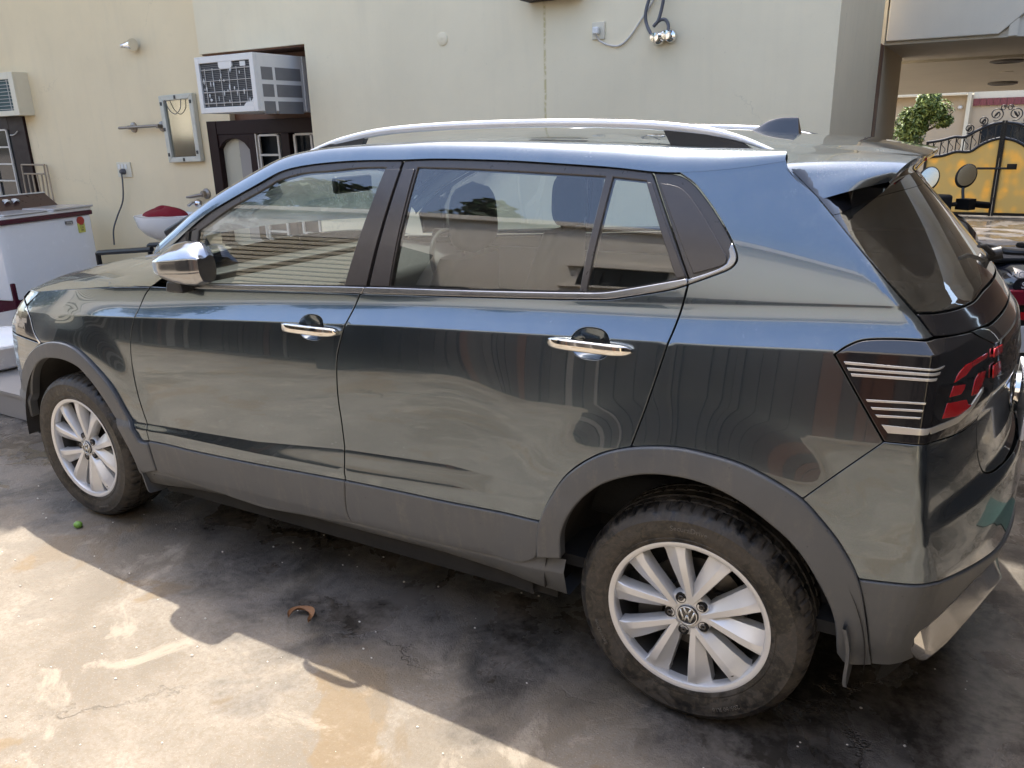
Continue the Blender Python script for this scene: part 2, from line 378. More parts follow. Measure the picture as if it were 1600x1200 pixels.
def link(name, data, parent=None, world=True):
    o = bpy.data.objects.new(name, data); COL.objects.link(o)
    if parent is not None:
        o.parent = parent
        if world: o.matrix_parent_inverse = Matrix.Translation(-Vector(WL[parent]))
        WL[o] = WL[parent] if not world else (0, 0, 0)
        if world: WL[o] = (0, 0, 0)
    else: WL[o] = (0, 0, 0)
    return o
def sharpen(me, deg=38):
    try: me.set_sharp_from_angle(angle=math.radians(deg))
    except Exception: pass
def obj(name, mb, parent=None, bevel=0, seg=2, ang=38, smooth=True):
    me = mb.mesh(name, smooth)
    if smooth: sharpen(me, ang)
    o = link(name, me, parent)
    if bevel:
        b = o.modifiers.new('bevel', 'BEVEL'); b.width = bevel; b.segments = seg; b.limit_method = 'ANGLE'; b.angle_limit = math.radians(35); b.harden_normals = True
    return o
def tag(o, label, cat, group=None):
    o['label'] = label; o['category'] = cat
    if group: o['group'] = group
    return o
def thing(name, label, cat, loc, group=None):
    o = bpy.data.objects.new(name, None); COL.objects.link(o); o.location = loc; o.empty_display_size = .1
    WL[o] = tuple(loc); return tag(o, label, cat, group)
def kind(o, k): o['kind'] = k; return o
def cat_rom(P, n=8, closed=False):
    P = [np.array(p, float) for p in P]; m = len(P); out = []
    for i in range(m if closed else m-1):
        p1 = P[i]; p2 = P[(i+1) % m]
        p0 = P[(i-1) % m] if (closed or i > 0) else 2*p1-p2
        p3 = P[(i+2) % m] if (closed or i+2 < m) else 2*p2-p1
        for k in range(n):
            t = k/n; out.append(.5*((2*p1)+(-p0+p2)*t+(2*p0-5*p1+4*p2-p3)*t*t+(-p0+3*p1-3*p2+p3)*t**3))
    if not closed: out.append(P[-1])
    return out
def text_mesh(s, size, ext=.001, bold=0.0, align='CENTER'):
    cu = bpy.data.curves.new('lettering', 'FONT'); cu.body = s; cu.size = size; cu.extrude = ext; cu.align_x = align; cu.align_y = 'CENTER'; cu.offset = bold
    cu.resolution_u = 3
    o = bpy.data.objects.new('lettering', cu); me = bpy.data.meshes.new_from_object(o); bpy.data.objects.remove(o); return me
def text_obj(name, s, size, mat, origin, right, upv, parent=None, ext=.001, bold=0.0, align='CENTER', sx=1.0):
    me = text_mesh(s, size, ext, bold, align)
    r = Vector(right).normalized(); u = Vector(upv).normalized(); n = r.cross(u)
    for v in me.vertices: v.co = Vector(origin)+r*v.co.x*sx+u*v.co.y+n*v.co.z
    me.materials.clear(); me.materials.append(MT[mat])
    return link(name, me, parent)

# ------------------------------------------------------------------ the car's skin as one smooth parametric surface
def PL(x,pts):
    xs,ys=zip(*pts); xs=np.array(xs);ys=np.array(ys)
    # smooth piecewise: monotone-ish cubic (pchip-like via finite diff tangents)
    m=np.gradient(ys,xs); x=np.clip(x,xs[0],xs[-1])
    i=np.clip(np.searchsorted(xs,x,side='right')-1,0,len(xs)-2)
    h=xs[i+1]-xs[i]; t=(x-xs[i])/h
    return (2*t**3-3*t**2+1)*ys[i]+(t**3-2*t**2+t)*h*m[i]+(-2*t**3+3*t**2)*ys[i+1]+(t**3-t**2)*h*m[i+1]
def LIN(x,pts):
    xs,ys=zip(*pts); return np.interp(x,xs,ys)
sstep=lambda a,b,x: (lambda t:t*t*(3-2*t))(np.clip((x-a)/(b-a),0,1))
KNZ=[ [(-3.6,.13),(1,.15)],
 [(-3.6,.285),(-2.18,.307),(-1.1,.33),(-.4,.35),(1,.36)],
 [(-3.6,.43),(-2.16,.443),(-1.57,.46),(-1.1,.484),(-.43,.507),(1,.53)],
 [(-3.6,.47),(-2.1,.487),(-1.57,.499),(-1.1,.518),(-.48,.562),(0,.59),(1,.61)],
 [(-3.6,.50),(-2.1,.515),(-1.57,.544),(-1.15,.592),(-.75,.617),(-.5,.612),(0,.64),(1,.66)],
 [(-3.6,.83),(-2.6,.90),(-2.16,.933),(-1.38,.99),(-.9,1.022),(-.4,1.049),(0,1.066),(.3,1.082),(.6,1.092),(1,1.10)],
 [(-3.6,.93),(-3.0,.952),(-2.6,1.0),(-2.2,1.043),(-1.86,1.06),(-1.08,1.10),(-.4,1.145),(0,1.165),(.4,1.185),(1,1.20)],
 [(-3.6,1.45),(-2.2,1.49),(-1.0,1.505),(-.3,1.495),(.1,1.475),(.4,1.45),(1,1.40)] ]
KO=[.80,.845,.862,.866,.855,.8475,.803,.677]
# tilt (deg) at start/end of each segment
TILT=[(-30,-18),(-8,-6),(-6,-3),(14,14),(-3,8),(33,5),(9,24)]
def raw(x,v):
    """half width o and z of the flat side (before plan shaping)"""
    x=np.asarray(x,float); v=np.asarray(v,float); x,v=np.broadcast_arrays(x,v)
    k=np.clip(np.floor(v).astype(int),0,6); s=v-k
    Z=np.stack([PL(x,p) if i in(5,6,7) else LIN(x,p) for i,p in enumerate(KNZ)],0)
    ar=1-sstep(-.75,-.47,x)         # lower ledge dies out towards the rear arch
    O=[np.full(x.shape,o) for o in KO]
    O[4]=.855*ar+.8665*(1-ar)
    fc=sstep(-2.25,-2.75,x)         # character line fades on the front wing
    O[5]=.8475*(1-fc)+.842*fc
    O[7]=.803-np.tan(np.radians(17.3))*(.45*.405+.55*(Z[7]-Z[6]))
    O=np.stack(O,0)
    T0=np.array([t[0] for t in TILT],float);T1=np.array([t[1] for t in TILT],float)
    t0=T0[k].copy();t1=T1[k].copy()
    m=(k==3); t0=np.where(m,14*ar-2*(1-ar),t0); t1=np.where(m,14*ar-2*(1-ar),t1)
    m=(k==5); t0=np.where(m,33*(1-fc)+16*fc,t0); t1=np.where(m,5*(1-fc)+26*fc,t1)
    m=(k==4); t1=np.where(m,8*(1-fc)+14*fc,t1)
    take=lambda A,i: np.take_along_axis(A,i[None],0)[0]
    z0=take(Z,k);z1=take(Z,k+1);o0=take(O,k);o1=take(O,k+1)
    dz=z1-z0; m0=-np.tan(np.radians(t0))*dz; m1=-np.tan(np.radians(t1))*dz
    o=(2*s**3-3*s**2+1)*o0+(s**3-2*s**2+s)*m0+(-2*s**3+3*s**2)*o1+(s**3-s**2)*m1
    z=z0+(z1-z0)*s
    z=np.where(v>7,Z[7]+(v-7)*(Z[7]-Z[6]),z)
    # fore-aft plan taper
    o=o-.030*np.clip((x+.7)/1.1,0,3)**2.2-.030*np.clip(v-6,0,1)*np.clip((x+.12)/.5,0,2)**2
    o=o-.045*np.clip((-2.1-x)/1.0,0,2)**2.2
    # wheel-arch swell
    for cx in(-.01,-2.62):
        r=np.hypot(x-cx,z-.33); o=o+.012*(1-sstep(.44,.60,r))
    return o,z
XB=[(0,.50),(1,.50),(2,.525),(4,.51),(5,.50),(5.05,.50),(6,.50),(6.25,.41),(6.5,.325),(6.75,.245),(7,.17)]
# rear corner / rear centre x as functions of z
def xB(z): return LIN(z,[(.1,.47),(.30,.50),(.55,.545),(.70,.52),(.88,.50),(1.09,.50),(1.12,.475),(1.16,.445),(1.30,.315),(1.41,.215),(1.50,.13)])
def xC(z): return LIN(z,[(.1,.62),(.22,.66),(.30,.71),(.45,.745),(.60,.745),(.68,.735),(.72,.70),(.88,.678),(.93,.692),(1.04,.672),(1.06,.662),(1.12,.624),(1.16,.594),(1.30,.472),(1.42,.365),(1.50,.30)])
def xBf(z): return LIN(z,[(.1,-3.12),(.5,-3.23),(.8,-3.20),(.95,-3.06)])
def xCf(z): return LIN(z,[(.1,-3.36),(.35,-3.47),(.6,-3.47),(.75,-3.44),(.88,-3.36),(.95,-3.25)])
def plan0(u,v):
    u,v=np.broadcast_arrays(np.asarray(u,float),np.asarray(v,float))
    o,z=raw(np.clip(u,-3.3,.75),v)
    b=xB(z); ob,zb=raw(np.minimum(b,.75),v)
    rear=u>b
    t=ob-(u-b)
    oR=t; xR=b+(xC(zb)-b)*(1-(np.abs(t)/ob)**1.9)
    f=xBf(z); of,_=raw(f,v); front=u<f
    t=of-(f-u)
    xF=f+(xCf(z)-f)*(1-(np.abs(t)/of)**2.2)
    x=np.where(rear,xR,np.where(front,xF,u)); o=np.where(rear,oR,np.where(front,t,o)); z=np.where(rear,zb,z)
    return x,o,z
GH=np.array([-2.0,-1.2,-.6,0,.6,1.2,2.0]);GW=np.exp(-GH**2/2);GW/=GW.sum()
def sig(u,v):
    r=np.where(u>0,LIN(v,[(0,.05),(2,.045),(3,.03),(4,.012),(5,.010),(5.3,.012),(6.3,.016),(7,.02)]),.02)
    return np.where(u<-2.6,.02+.10*sstep(-2.7,-3.0,u),np.where(u<-.2,0.0005,r*sstep(-.2,.25,u)+.0005))
def S(u,v):
    """left flank -> xyz (y negative)"""
    u,v=np.broadcast_arrays(np.asarray(u,float),np.asarray(v,float)); s=sig(u,v)
    X=0;O=0;Zz=0
    for g,w in zip(GH,GW):
        x,o,z=plan0(u+g*s,v); X=X+w*x;O=O+w*o;Zz=Zz+w*z
    return np.stack([X,-O,Zz],-1)
def N(u,v,e=.0015):
    du=S(u+e,v)-S(u-e,v); dv=S(u,v+e*2)-S(u,v-e*2)
    n=np.cross(du,dv); n/=np.linalg.norm(n,axis=-1,keepdims=True)+1e-12
    return n

def zinv(x, z):
    """v for height z at station x"""
    x, z = np.broadcast_arrays(np.asarray(x, float), np.asarray(z, float))
    xx = np.clip(np.minimum(x, np.minimum(xB(z), .75)), -3.3, .75)
    Z = np.stack([PL(xx, p) if i in (5, 6, 7) else LIN(xx, p) for i, p in enumerate(KNZ)], 0)
    v = np.zeros(z.shape)
    for k in range(7):
        s = (z-Z[k])/(Z[k+1]-Z[k]); v = np.where(s >= 0, k+np.minimum(s, 1.0 if k < 6 else 2.0), v)
    s6 = (z-Z[7])/(Z[7]-Z[6]); v = np.where(z > Z[7], 7+s6, v)
    return v
def ucen(z):
    b = xB(z); o, _ = raw(np.minimum(b, .75), zinv(b, z)); return b+o
def ufront(z):
    b = xBf(z); o, _ = raw(np.maximum(b, -3.3), zinv(b, z)); return b-o
def densify(pts, step=.011):
    """outline with smooth runs between corners -> dense polyline (u,z)"""
    P = [(p[0]/1000., p[1]/1000., len(p) > 2) for p in pts]; n = len(P)
    c0 = next((i for i, p in enumerate(P) if p[2]), 0); P = P[c0:]+P[:c0]
    out = []
    for i in range(n):
        p1, p2 = P[i], P[(i+1) % n]
        p0 = P[i-1] if not p1[2] else None; p3 = P[(i+2) % n] if not p2[2] else None
        a1 = np.array(p1[:2]); a2 = np.array(p2[:2])
        a0 = np.array(p0[:2]) if p0 else None; a3 = np.array(p3[:2]) if p3 else None
        L = np.linalg.norm(a2-a1); m = max(1, int(round(L/step)))
        m1 = (a2-a0)/(np.linalg.norm(a2-a1)+np.linalg.norm(a1-a0))*L if a0 is not None else (a2-a1)
        m2 = (a3-a1)/(np.linalg.norm(a3-a2)+np.linalg.norm(a2-a1))*L if a3 is not None else (a2-a1)
        for k in range(m):
            t = k/m; out.append((2*t**3-3*t*t+1)*a1+(t**3-2*t*t+t)*m1+(-2*t**3+3*t*t)*a2+(t**3-t*t)*m2)
    out = np.array(out)
    A = (out[:, 0]*np.roll(out[:, 1], -1)-np.roll(out[:, 0], -1)*out[:, 1]).sum()
    return out if A > 0 else out[::-1]
def inset(P, d):
    a = P-np.roll(P, 1, 0); b = np.roll(P, -1, 0)-P
    a /= np.linalg.norm(a, axis=1, keepdims=True)+1e-9; b /= np.linalg.norm(b, axis=1, keepdims=True)+1e-9
    na = np.stack([-a[:, 1], a[:, 0]], 1); nb = np.stack([-b[:, 1], b[:, 0]], 1)
    m = na+nb; l = (m*na).sum(1, keepdims=True); m = m/np.maximum(l, .35)
    return P+m*d
def inside(P, q):
    x, y = q[:, 0][:, None], q[:, 1][:, None]; x0, y0 = P[:, 0], P[:, 1]; x1, y1 = np.roll(x0, -1), np.roll(y0, -1)
    c = ((y0 > y) != (y1 > y)) & (x < (x1-x0)*(y-y0)/(y1-y0+1e-12)+x0)
    return c.sum(1) % 2 == 1
def distpoly(P, q):
    a = P; b = np.roll(P, -1, 0); d = b-a; L = (d*d).sum(1)+1e-12
    t = np.clip(((q[:, None]-a)*d).sum(2)/L, 0, 1)
    return np.linalg.norm(q[:, None]-(a+t[..., None]*d), axis=2).min(1)
VROWS = []
for k_, n_ in ((0, 5), (1, 8), (2, 4), (3, 6), (4, 20), (5, 12), (6, 18)):
    VROWS += list(k_+np.linspace(0, 1, n_, endpoint=False))
for k_, e_ in ((3, .07), (4, .012), (4, -.06), (5, .03), (5, .10), (5, -.012), (5, -.035), (6, .02), (6, -.04)): VROWS.append(k_+e_)
VROWS = np.array(sorted(set(VROWS+list(np.linspace(7, 7.3, 5)))))
def surf_panel(outline, holes=(), off=0.0, gap=.0018, bev=.0016, depth=.014, du=.020, mirror=None, flange=True):
    """one closed sheet panel cut from the skin. returns verts, faces, normals"""
    loops = []; rings = []
    base = densify(outline)
    o0 = inset(base, gap+bev); loops.append(o0); rings.append((inset(base, gap), +1))
    for h in holes:
        hb = densify(h)
        loops.append(inset(hb, -(gap+bev))); rings.append((inset(hb, -gap), -1))
    umin, umax = o0[:, 0].min(), o0[:, 0].max()
    us = np.arange(umin+du*.5, umax, du)
    if umax > .3:
        us = np.concatenate([us[us < .30], np.arange(max(umin, .30)+.004, umax, du*.45)])
    U, V = np.meshgrid(us, VROWS)
    xx = np.minimum(U, .5)
    _, Z = raw(np.clip(xx, -3.3, .75), V)
    for _i in range(2):
        xx = np.minimum(U, xB(Z)); _, Z = raw(np.clip(xx, -3.3, .75), V)
    q = np.stack([U.ravel(), Z.ravel()], 1)
    k = inside(o0, q)
    for hl in loops[1:]: k &= ~inside(hl, q)
    q = q[k]
    if len(q):
        dmin = np.full(len(q), 9.)
        for l in loops: dmin = np.minimum(dmin, distpoly(l, q))
        q = q[dmin > .0035]
    pts = []; edges = []
    for l in loops:
        b = len(pts); pts += [Vector((float(a), float(c))) for a, c in l]; n = len(l); edges += [(b+i, b+(i+1) % n) for i in range(n)]
    nb = len(pts); pts += [Vector((float(a), float(c))) for a, c in q]
    vo, eo, fo, ov, oe, of = delaunay_2d_cdt(pts, edges, [], 0, 1e-6)
    W = np.array([(p.x, p.y) for p in vo]); T = np.array([f for f in fo if len(f) == 3])
    cen = W[T].mean(1); k = inside(o0, cen)
    for hl in loops[1:]: k &= ~inside(hl, cen)
    T = T[k]
    a, b, c = W[T[:, 0]], W[T[:, 1]], W[T[:, 2]]
    ar = (b[:, 0]-a[:, 0])*(c[:, 1]-a[:, 1])-(b[:, 1]-a[:, 1])*(c[:, 0]-a[:, 0])
    T[ar < 0] = T[ar < 0][:, ::-1]
    def P3(uz, o=0.0):
        uu = np.maximum(np.minimum(uz[:, 0], ucen(uz[:, 1])), ufront(uz[:, 1])); v = zinv(uu, uz[:, 1]); nn = N(uu, v); return S(uu, v)+nn*o, nn
    X, NN = P3(W, off)
    vs = list(X); ns = list(NN); fs = [tuple(t) for t in T.tolist()]
    if flange:
        bi = 0
        for l, (rg, sgn) in zip(loops, rings):
            n = len(l)
            # matching boundary verts are the first nb input points, order kept by the triangulation
            X0, N0 = P3(l, off); X1, N1 = P3(rg, off-bev*.75)
            tng = np.roll(X1, -1, 0)-np.roll(X1, 1, 0); tng /= np.linalg.norm(tng, axis=1, keepdims=True)+1e-12
            outw = np.cross(tng, N1)*sgn if sgn > 0 else -np.cross(tng, N1)
            outw = np.cross(tng, N1) if sgn > 0 else -np.cross(tng, N1)
            X2 = X1-N1*depth
            s0 = len(vs)
            m1 = N1*.62+outw*.78; m1 /= np.linalg.norm(m1, axis=1, keepdims=True)
            for A, B in ((X0, N0), (X1, m1), (X1, outw), (X2, outw)): vs += list(A); ns += list(B)
            for i in range(n):
                j = (i+1) % n
                for r in (0, 2):
                    f = (s0+r*n+i, s0+(r+1)*n+i, s0+(r+1)*n+j, s0+r*n+j)
                    fs.append(f if sgn > 0 else f[::-1])
    vs = np.array(vs); ns = np.array(ns)
    if mirror == 'join':
        n = len(vs); vs = np.concatenate([vs, vs*[1, -1, 1]]); ns = np.concatenate([ns, ns*[1, -1, 1]])
        fs = fs+[tuple(i+n for i in f)[::-1] for f in fs]
    return vs, fs, ns
def normal_mesh(name, vs, fs, ns, mats, mi=None):
    me = bpy.data.meshes.new(name); me.from_pydata(np.asarray(vs).tolist(), [], fs)
    for m in mats: me.materials.append(MT[m])
    me.polygons.foreach_set('use_smooth', [True]*len(me.polygons))
    if mi is not None: me.polygons.foreach_set('material_index', mi)
    me.update()
    me.normals_split_custom_set_from_vertices(np.asarray(ns).tolist())
    return me
def panel(name, outline, mat, parent, both=True, label=None, **kw):
    vs, fs, ns = surf_panel(outline, **kw)
    o = link(name, normal_mesh(name, vs, fs, ns, [mat]), parent)
    if label: o['label'] = label
    r = o
    if both and kw.get('mirror') is None:
        ns = ns.copy()
        o2 = link(name, normal_mesh(name, vs*[1, -1, 1], [f[::-1] for f in fs], ns*[1, -1, 1], [mat]), parent)
        r = (o, o2)
    return r
def ell(cx, cz, rx, rz, n=28, e=.8):
    sg = lambda t: math.copysign(abs(t)**e, t)
    return [(1000*(cx+rx*sg(math.cos(2*math.pi*i/n))), 1000*(cz+rz*sg(math.sin(2*math.pi*i/n)))) for i in range(n)]
OUT = {
'door_front':[(-1858,1059,1),(-1447,1082),(-1074,1101,1),(-1084,1098),(-1114,1012),(-1149,911),(-1159,819),(-1160,749),(-1157,686),(-1159,550),(-1161,479,1),(-1363,468),(-1582,456),(-1950,443),(-2160,445,1),(-2163,495),(-2190,627),(-2201,750),(-2188,855),(-2157,935),(-2130,1008),(-2092,1050,1)],
'door_front_clad':[(-2160,445,1),(-1950,443),(-1582,456),(-1363,468),(-1161,479,1),(-1176,379),(-1173,336),(-1160,319,1),(-1358,294),(-1640,279),(-2037,298),(-2158,311,1)],
'door_rear':[(-1074,1101,1),(-989,1106),(-656,1124),(-270,1148),(-206,1160),(-94,1186),(-55,1200,1),(-61,1160),(-79,1074),(-123,909),(-159,786,1),(-249,748),(-332,681),(-384,604),(-427,509,1),(-737,493),(-948,487),(-1161,479,1),(-1159,550),(-1157,686),(-1160,749),(-1159,819),(-1149,911),(-1114,1012),(-1084,1098)],
'door_rear_clad':[(-1161,479,1),(-948,487),(-737,493),(-427,509,1),(-438,431),(-446,389),(-464,370),(-511,346),(-552,342),(-868,325),(-1160,319,1),(-1173,336),(-1176,379)],
'wing':[(-2865,964,1),(-2574,996),(-2310,1017),(-2092,1050,1),(-2130,1008),(-2157,935),(-2188,855),(-2201,750),(-2190,627),(-2163,495),(-2160,445,1),(-2213,440),(-2223,459),(-2278,547),(-2337,643),(-2433,721),(-2542,776),(-2659,788),(-2777,768),(-2818,763,1),(-2875,801),(-2917,865),(-2962,899,1)],
'quarter':[(-137,1458,1),(-57,1461),(32,1469),(127,1483,1),(147,1455),(213,1404),(330,1288),(460,1163),(508,1119,1),(415,1116),(350,1108),(320,1093),(298,1074,1),(420,890,1),(265,726,1),(199,761),(124,789),(49,802),(-45,806),(-159,786,1),(-123,909),(-79,1074),(-61,1160),(-55,1200,1),(20,1232),(43,1244),(54,1260),(51,1277),(37,1302),(13,1336),(-17,1373),(-47,1405),(-77,1433),(-106,1450)],
'arch_rear':[(-443,388,1),(-432,495),(-384,604),(-332,681),(-249,748),(-159,786),(-45,806),(49,802),(124,789),(199,761),(265,726),(317,675),(363,619),(404,546),(428,450),(453,308,1),(397,295),(374,322,1),(360,425),(324,507),(269,590),(207,644),(115,700),(22,728),(-81,728),(-156,709),(-244,662),(-317,581),(-357,493),(-363,407,1)],
'arch_front':[(-2156,317,1),(-2159,437,1),(-2213,440),(-2223,459),(-2278,547),(-2337,643),(-2433,721),(-2542,776),(-2659,788),(-2777,768),(-2886,723),(-2977,670),(-3086,601),(-3144,538),(-3125,383),(-3102,297,1),(-3109,407),(-3058,479),(-3004,565),(-2921,636),(-2820,685),(-2707,712),(-2624,714),(-2536,699),(-2474,661),(-2419,610),(-2356,526),(-2306,426),(-2278,333),(-2279,277,1)],
'strip_front':[(-1858,1075,1),(-1459,1099),(-1152,1117),(-1062,1122,1),(-1074,1101,1),(-1447,1082),(-1858,1059,1)],
'strip_rear':[(-1062,1122,1),(-990,1126),(-657,1142),(-343,1160),(-271,1166),(-208,1179),(-58,1214,1),(-55,1200,1),(-94,1186),(-206,1160),(-270,1148),(-656,1124),(-989,1106),(-1074,1101,1)],
'strip_quarter':[(-57,1212,1),(-12,1229),(17,1242),(32,1254),(36,1268),(31,1285,1),(37,1302,1),(51,1277),(54,1260),(43,1244),(20,1232),(-55,1200,1)],
'frame_front':[(-1997,1177,1),(-1948,1222),(-1859,1282),(-1795,1321),(-1701,1364),(-1601,1406),(-1525,1438),(-1486,1457),(-1389,1475),(-1249,1487),(-1111,1492),(-983,1492,1),(-1061,1122,1),(-1152,1117),(-1459,1099),(-1858,1075),(-1994,1069,1)],
'glass_front':[(-1854,1075,1),(-1844,1258,1),(-1811,1275),(-1696,1338),(-1595,1381),(-1519,1415),(-1489,1429),(-1383,1452),(-1263,1460),(-1150,1469),(-1041,1471,1),(-1152,1118,1),(-1459,1099)],
'frame_rear':[(-976,1492,1),(-859,1495),(-629,1490),(-487,1483),(-291,1471),(-190,1461,1),(-125,1341),(-58,1214,1),(-208,1179),(-271,1166),(-343,1160),(-657,1142),(-990,1126),(-1054,1122,1)],
'glass_rear':[(-920,1471,1),(-707,1466),(-483,1457),(-315,1449,1),(-345,1162,1),(-657,1143),(-972,1128,1)],
'glass_small':[(-292,1448,1),(-203,1440,1),(-88,1209,1),(-208,1180),(-272,1167),(-323,1163,1)],
'frame_quarter':[(-186,1460,1),(-137,1458),(-106,1450),(-77,1433),(-47,1405),(-17,1373),(13,1336),(37,1302),(51,1277),(54,1260),(43,1244),(20,1232),(-53,1207,1),(-122,1341)],
'pane_quarter':[(-167,1435,1),(-135,1432),(-104,1422),(-70,1393),(-28,1344),(19,1284),(31,1265),(29,1253),(18,1246),(-46,1225,1)],
'appl_a':[(-1040,1468,1),(-981,1468,1),(-1060,1125,1),(-1150,1119,1)],
'appl_b':[(-969,1468,1),(-927,1468,1),(-972,1130,1),(-1049,1125,1)],
'appl_c':[(-202,1438,1),(-184,1436,1),(-62,1217,1),(-87,1211,1)],
'lamp':[(298,1074,1),(320,1093),(350,1108),(415,1116),(508,1118,1),(612,1108),(712,1099,1),(851,1047,1),(851,999),(847,947,1),(833,918),(780,878),(679,874),(519,894,1),(420,890,1)],
'bar0':[(319,1061,1),(537,1063,1),(529,1059,1),(323,1055,1)],
'bar1':[(327,1048,1),(521,1054,1),(517,1048,1),(331,1042,1)],
'bar2':[(336,1036,1),(511,1042,1),(507,1036,1),(339,1030,1)],
'bar3':[(373,982,1),(491,989,1),(490,985,1),(377,977,1)],
'bar4':[(385,966,1),(488,973,1),(486,968,1),(389,961,1)],
'bar5':[(396,950,1),(486,956,1),(483,952,1),(401,945,1)],
'bar6':[(411,929,1),(519,931,1),(506,917,1),(425,912,1)],
'bar7':[(527,929,1),(654,912,1),(761,909,1),(747,901,1),(626,903,1),(515,915,1)],
'red0':[(609,1016,1),(632,1027,1),(669,1033,1),(782,1025,1),(753,1010,1),(679,1003,1)],
'red1':[(581,983,1),(595,1005,1),(656,995,1),(652,985,1),(637,976,1)],
'red2':[(559,940,1),(574,971,1),(671,956,1),(681,943,1),(712,931,1),(633,927,1)],
'red3':[(699,958,1),(712,991,1),(734,1003,1),(782,998,1),(764,973,1),(731,954,1)],
'headlamp_edge':[(-2962,899),(-2917,865),(-2875,801),(-2818,763)],
'bump_a':[(420,888,1),(265,726,1),(317,675),(363,619),(404,546,1),(576,553),(614,546),(775,524)],
'clad_a':[(775,524),(614,546),(576,553),(404,546,1),(428,450),(453,306,1),(566,334)],
'chrome':[(545,405,1),(675,429),(853,401,1),(978,304,1),(806,289),(644,284,1),(582,344)],
'bar_c1':[(-2039,1157),(-1948,1222),(-1859,1282),(-1795,1321),(-1701,1364),(-1601,1406),(-1525,1438),(-1486,1457),(-1389,1475),(-1249,1487),(-1111,1492),(-983,1492),(-859,1495),(-629,1490),(-487,1483),(-291,1471),(-186,1460),(-137,1458),(-57,1461),(32,1469),(127,1483)],
'seam':[(127,1483,1),(147,1455),(213,1404),(330,1288),(460,1163),(508,1119,1)],
'glassbot':[(463,1166),(548,1155),(651,1147),(785,1143),(1015,1145)],
'bandbot':[(509,1119),(611,1107),(795,1094)],
'handle_f':[(-1387,987),(-1152,990),(-1310,1011),(-1214,1020),(-1303,944),(-1198,955)],
'handle_r':[(-397,1043),(-168,1039),(-335,1056),(-241,1061),(-333,1016),(-232,1024)],

}
OUT['bar7'] = [(516,916,1),(514,930,1),(640,925,1),(700,935,1),(770,962,1),(765,950,1),(700,920,1),(640,908,1)]

OUT['red0'] = [(596,1012,1),(614,1029),(650,1040,1),(788,1039,1),(785,1029,1),(692,1027),(655,1016,1)]
# ------------------------------------------------------------------ the car
CAR = thing('car', 'dark grey compact suv with silver roof rails and ten-spoke silver wheels', 'car', (-1.33, 0, 0))
def C_(k): return OUT[k]
DF = [(-2262, 0)]
# doors with handle cups
HF = ell(-1.258, .985, .052, .037); HR = ell(-.288, 1.038, .052, .038)
door_f = panel('door', C_('door_front'), 'paint', CAR, holes=[HF], gap=.0024)
door_r = panel('door', C_('door_rear'), 'paint', CAR, holes=[HR], gap=.0024)
for d, k in ((door_f, 'door_front_clad'), (door_r, 'door_rear_clad')):
    for o, sgn in zip(d, (1, -1)):
        vs_, fs_, ns_ = surf_panel(C_(k), off=.007, gap=.0012, bev=.004, depth=.02)
        me = normal_mesh('cladding', vs_ if sgn > 0 else vs_*[1, -1, 1], fs_ if sgn > 0 else [f[::-1] for f in fs_], ns_ if sgn > 0 else ns_*[1, -1, 1], ['cladding'])
        link('lower_cladding', me, o)
def handle_parts(doors, cx, cz, slope):
    for o, sg in zip(doors, (1, -1)):
        # bowl behind the grip
        nr, na = 8, 28
        r = np.linspace(0, 1, nr+1)[:, None]; a = np.linspace(0, 2*math.pi, na+1)[None, :]
        ce = lambda t: np.sign(t)*np.abs(t)**.8
        uu = cx+.0535*r*ce(np.cos(a)); zz = cz+(.0385 if cx > -1 else .0375)*r*ce(np.sin(a)); vv = zinv(uu, zz)
        P = (S(uu, vv)-N(uu, vv)*(.0275*(1-r**2.6)+.001+0*a)[..., None])*[1, sg, 1]
        obj('handle_cup', MB().mat('paint').grid(P, flip=(sg > 0)), o, ang=80)
        mb = MB().mat('chrome'); secs = []
        ts = np.linspace(-1, 1, 25); ua = cx+ts*.117; za = cz-.004+slope*ts*.117; va = zinv(ua, za); Sa = S(ua, va); Na = N(ua, va)
        for t, p, n in zip(ts, Sa, Na):
            end = (1-abs(t)**6)**.5; hh = .0148*(.35+.65*end); st = .008+.021*(1-abs(t)**4.0); th = .006+.006*end
            ring = []
            for a in np.linspace(0, 2*math.pi, 17)[:-1]:
                ca, sa = math.cos(a), math.sin(a); e = .42
                q = p+n*(st+th*math.copysign(abs(ca)**e, ca))+np.array([0, 0, 1])*hh*math.copysign(abs(sa)**e, sa)
                ring.append((q[0], q[1]*sg, q[2]))
            secs.append(ring+[ring[0]])
        mb.grid(secs, flip=(sg < 0))
        for s_ in (secs[0], secs[-1]): mb.add(s_[:-1], [tuple(range(16))])
        obj('door_handle', mb, o, ang=50)
handle_parts(door_f, -1.258, .985, .01); handle_parts(door_r, -.288, 1.038, -.008)
# front wing, rear quarter
WG = [(-2865,969,1),(-2574,1004),(-2310,1031),(-2096,1048,1)]+OUT['wing'][4:]
panel('front_wing', WG, 'paint', CAR)
QT = [((a[0], a[1]+(9 if a[1] > 1448 and i_ < 4 else 0))+tuple(a[2:])) for i_, a in enumerate(OUT['quarter'])]
panel('rear_quarter', QT, 'paint', CAR)
panel('wheel_arch_trim', C_('arch_rear'), 'cladding', CAR, off=.014, gap=.001, bev=.006, depth=.03)
AFO = [p for p in C_('arch_front')]
AFO = [(-2156,317,1),(-2159,437,1),(-2213,440),(-2223,459),(-2278,547),(-2337,643),(-2433,721),(-2542,776),(-2659,788),(-2777,768),(-2886,723),(-2977,662),(-3050,590),(-3085,500),(-3100,430),(-3104,380,1),(-3035,392,1),(-3012,450),(-2978,520),(-2930,600),(-2870,660),(-2790,700),(-2707,714),(-2624,716),(-2536,700),(-2474,661),(-2419,610),(-2356,526),(-2306,426),(-2278,333),(-2279,277,1)]
